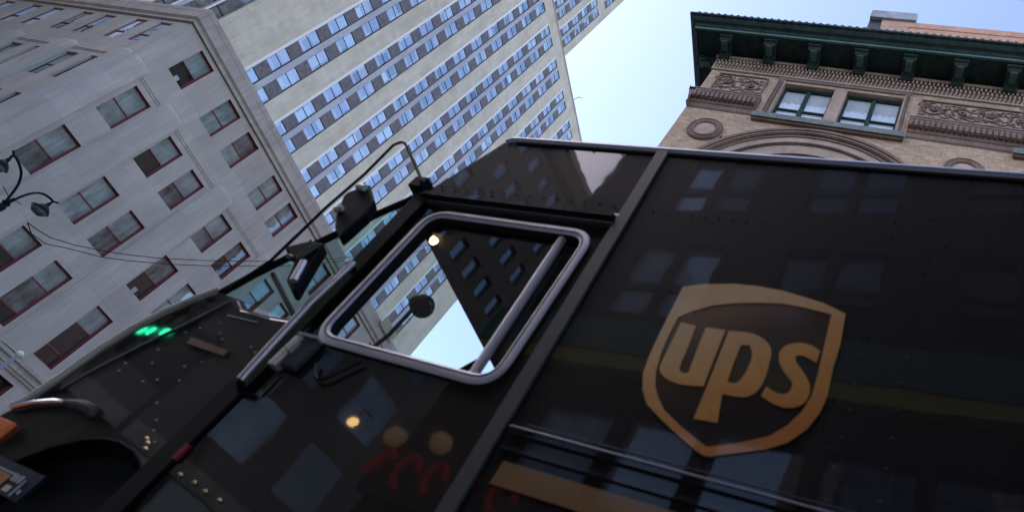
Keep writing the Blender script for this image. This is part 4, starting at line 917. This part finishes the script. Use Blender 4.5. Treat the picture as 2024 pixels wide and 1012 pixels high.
WIREB = [(-24.4, 11.655, 6.771), (-24.4, 12.01, 6.839), (-24.4, 12.407, 6.947), (-24.4, 13.04, 7.31), (-24.4, 13.519, 7.655), (-24.4, 14.14, 8.121), (-24.4, 15.011, 8.873), (-24.4, 16.175, 10.008), (-24.4, 18.21, 12.161), (-24.4, 20.211, 14.507), (-24.4, 22.043, 16.966), (-24.4, 24.318, 20.348)]
def smoothloop(p, it=2):
    """round the gentle bends of an outline, keep its real corners"""
    for _ in range(it):
        o = []; n = len(p)
        for k in range(n):
            a, b, c = Vector(p[k-1]), Vector(p[k]), Vector(p[(k+1) % n])
            ang = (b-a).angle(c-b, 0)
            if ang > math.radians(52): o.append(tuple(b))
            else: o += [tuple(b.lerp(a, .25)), tuple(b.lerp(c, .25))]
        p = o
    return p
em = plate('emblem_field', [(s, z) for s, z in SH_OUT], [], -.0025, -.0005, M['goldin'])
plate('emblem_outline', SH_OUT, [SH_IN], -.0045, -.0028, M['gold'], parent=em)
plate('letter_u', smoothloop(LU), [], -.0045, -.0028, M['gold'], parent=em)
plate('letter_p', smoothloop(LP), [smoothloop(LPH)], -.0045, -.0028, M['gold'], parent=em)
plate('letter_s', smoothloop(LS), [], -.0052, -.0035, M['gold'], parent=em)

# ---------------------------------------------------------------- street furniture
lp = thing('street_lamp', 'twin-armed black street lamp with curled arms in front of the pale corner building', 'street lamp', (-24.4, 10.88, -.14))
X = -24.4
def lw(mb, name, **k): mb.v = [(x-lp.location.x, y-lp.location.y, z-lp.location.z) for x, y, z in mb.v]; return mb.build(name, lp, **k)
mb = MB(); mb.tube([(X, 10.88, -.14), (X, 10.88, .5), (X, 10.88, 3), (X, 10.88, CZ+6.75), (X, 10.88, CZ+6.95)], .08, M['matte'], 12, rs=[.2, .13, .1, .07, .03]); mb.lathe([(.001, 0), (.12, .02), (.13, .12), (.09, .2), (.12, .28), (.001, .3)], (X, 10.88, CZ+6.45), M['matte'], 12); lw(mb, 'pole', smooth=True)
for pts, hd in ((ARM1, HEAD1), (ARM2, HEAD2)):
    s_ = []; P = [Vector((a, b, c+CZ)) for a, b, c in pts]
    for k in range(len(P)-1):
        for j in range(4):
            p0 = P[max(k-1, 0)]; p1 = P[k]; p2 = P[k+1]; p3 = P[min(k+2, len(P)-1)]; t = j/4
            s_.append(.5*((2*p1)+(p2-p0)*t+(2*p0-5*p1+4*p2-p3)*t*t+(3*p1-p0-3*p2+p3)*t**3))
    mb = MB(); mb.tube(s_+[P[-1]], .035, M['matte'], 8); a, b = P[1], P[-2]; mb.tube([a+(P[0]-a)*.3, a.lerp(b, .35)+Vector((0, 0, -.25))], .012, M['matte'], 6); mb.tube([P[-2], P[-2]+(P[-2]-P[-4]).normalized()*.14+Vector((0, 0, .05))], .03, M['matte'], 6)
    arm = lw(mb, 'arm', smooth=True)
    c = P[-1]; mb = MB(); mb.lathe([(.001, 0), (.05, 0), (.06, -.08), (.12, -.12), (.22, -.2), (.27, -.27), (.27, -.30), (.22, -.27), (.1, -.16), (.001, -.15)], c, M['matte'], 20)
    mb.v = [(x-lp.location.x, y-lp.location.y, z-lp.location.z) for x, y, z in mb.v]; hd_ = mb.build('lamp_head', arm, smooth=True)
    mb = MB(); mb.lathe([(.24, -.28), (.22, -.36), (.15, -.43), (.001, -.46)], c, M['lens'] if 'lens' in M else M['gmid'], 18)
    mb.v = [(x-lp.location.x, y-lp.location.y, z-lp.location.z) for x, y, z in mb.v]; mb.build('globe', arm, smooth=True)
def cable(pts, label):
    t = thing('overhead_cable', label, 'cable', pts[0][:2]+(0,), group='thin cables slung past the corner building')
    mb = MB(); P = [Vector((a-pts[0][0], b-pts[0][1], c+CZ)) for a, b, c in pts]; mb.tube(P, .014, M['matte'], 5); mb.build('wire', t, smooth=True)
cable(WIREA, 'lower of two thin dark cables sagging past the pale building windows'); cable(WIREB, 'upper of two thin dark cables running past the pale building windows')
t = thing('flag_pole', 'thin grey pole with a white ball tip in front of the ground floor shops', 'pole', (-30, 18.28, .004)); mb = MB()
mb.tube([(0, 0, 0), (0, 0, CZ+5.25)], .07, M['galv'], 10); mb.build('shaft', t, smooth=True); mb = MB(); mb.lathe([(.001, -.12), (.09, -.08), (.12, 0), (.09, .08), (.001, .12)], (0, 0, CZ+5.36), M['cream'], 14); mb.build('ball', t, smooth=True)
# banner on the corner building's roof edge, seen through the cab
t = thing('roof_banner', 'small yellow lettered board on the roof edge seen through the truck window', 'banner', (-39.6, 41.7, CZ+24.6)); mb = MB()
mb.box((.0, -.9, -.35), (.06, 1.5, .55), M['limesoft']); mb.build('board', t)
M['yl'] = mat('yellow_letter_paint', (.5, .46, .16), .6); mb = MB()
for y in (-.8, -.2, .4, 1.0):
    mb.box((.06, y, -.25), (.09, y+.1, .45), M['yl']); mb.box((.06, y+.1, .34), (.09, y+.42, .45), M['yl']); mb.box((.06, y+.1, .04), (.09, y+.34, .14), M['yl'])
mb.build('lettering', t)
# signal head hung over the near kerb: its green lamps shine in the bonnet
M['green'] = mat('green_signal', (0, .8, .4), .4, emit=(.02, 1, .45), est=6)
tl = thing('traffic_signal', 'street signal with three heads showing green, mirrored in the bonnet of the truck', 'traffic light', (-15.2, -4.6, .004)); mb = MB()
mb.tube([(0, 0, 0), (0, 0, 5.6)], .07, M['matte'], 10); mb.tube([(0, 0, 5.4), (.2, 1.55, 5.35), (1.9, 1.6, 5.35)], .035, M['matte'], 8); mb.build('pole', tl, smooth=True)
for x in (.98, 1.32, 1.80):
    mb = MB(); mb.box((x-.13, 1.42, 4.27), (x+.13, 1.66, 5.2), M['matte']); hd = mb.build('signal_head', tl, bevel=.02)
    for k, mm in enumerate(('redlens', 'amberdim', 'green')):
        mb = MB(); mb.lathe([(.001, .03), (.09, .02), (.10, 0)], (x, 1.665, 5.04-.31*k), M[mm], 18, 'y'); mb.build('lens', hd, smooth=True)
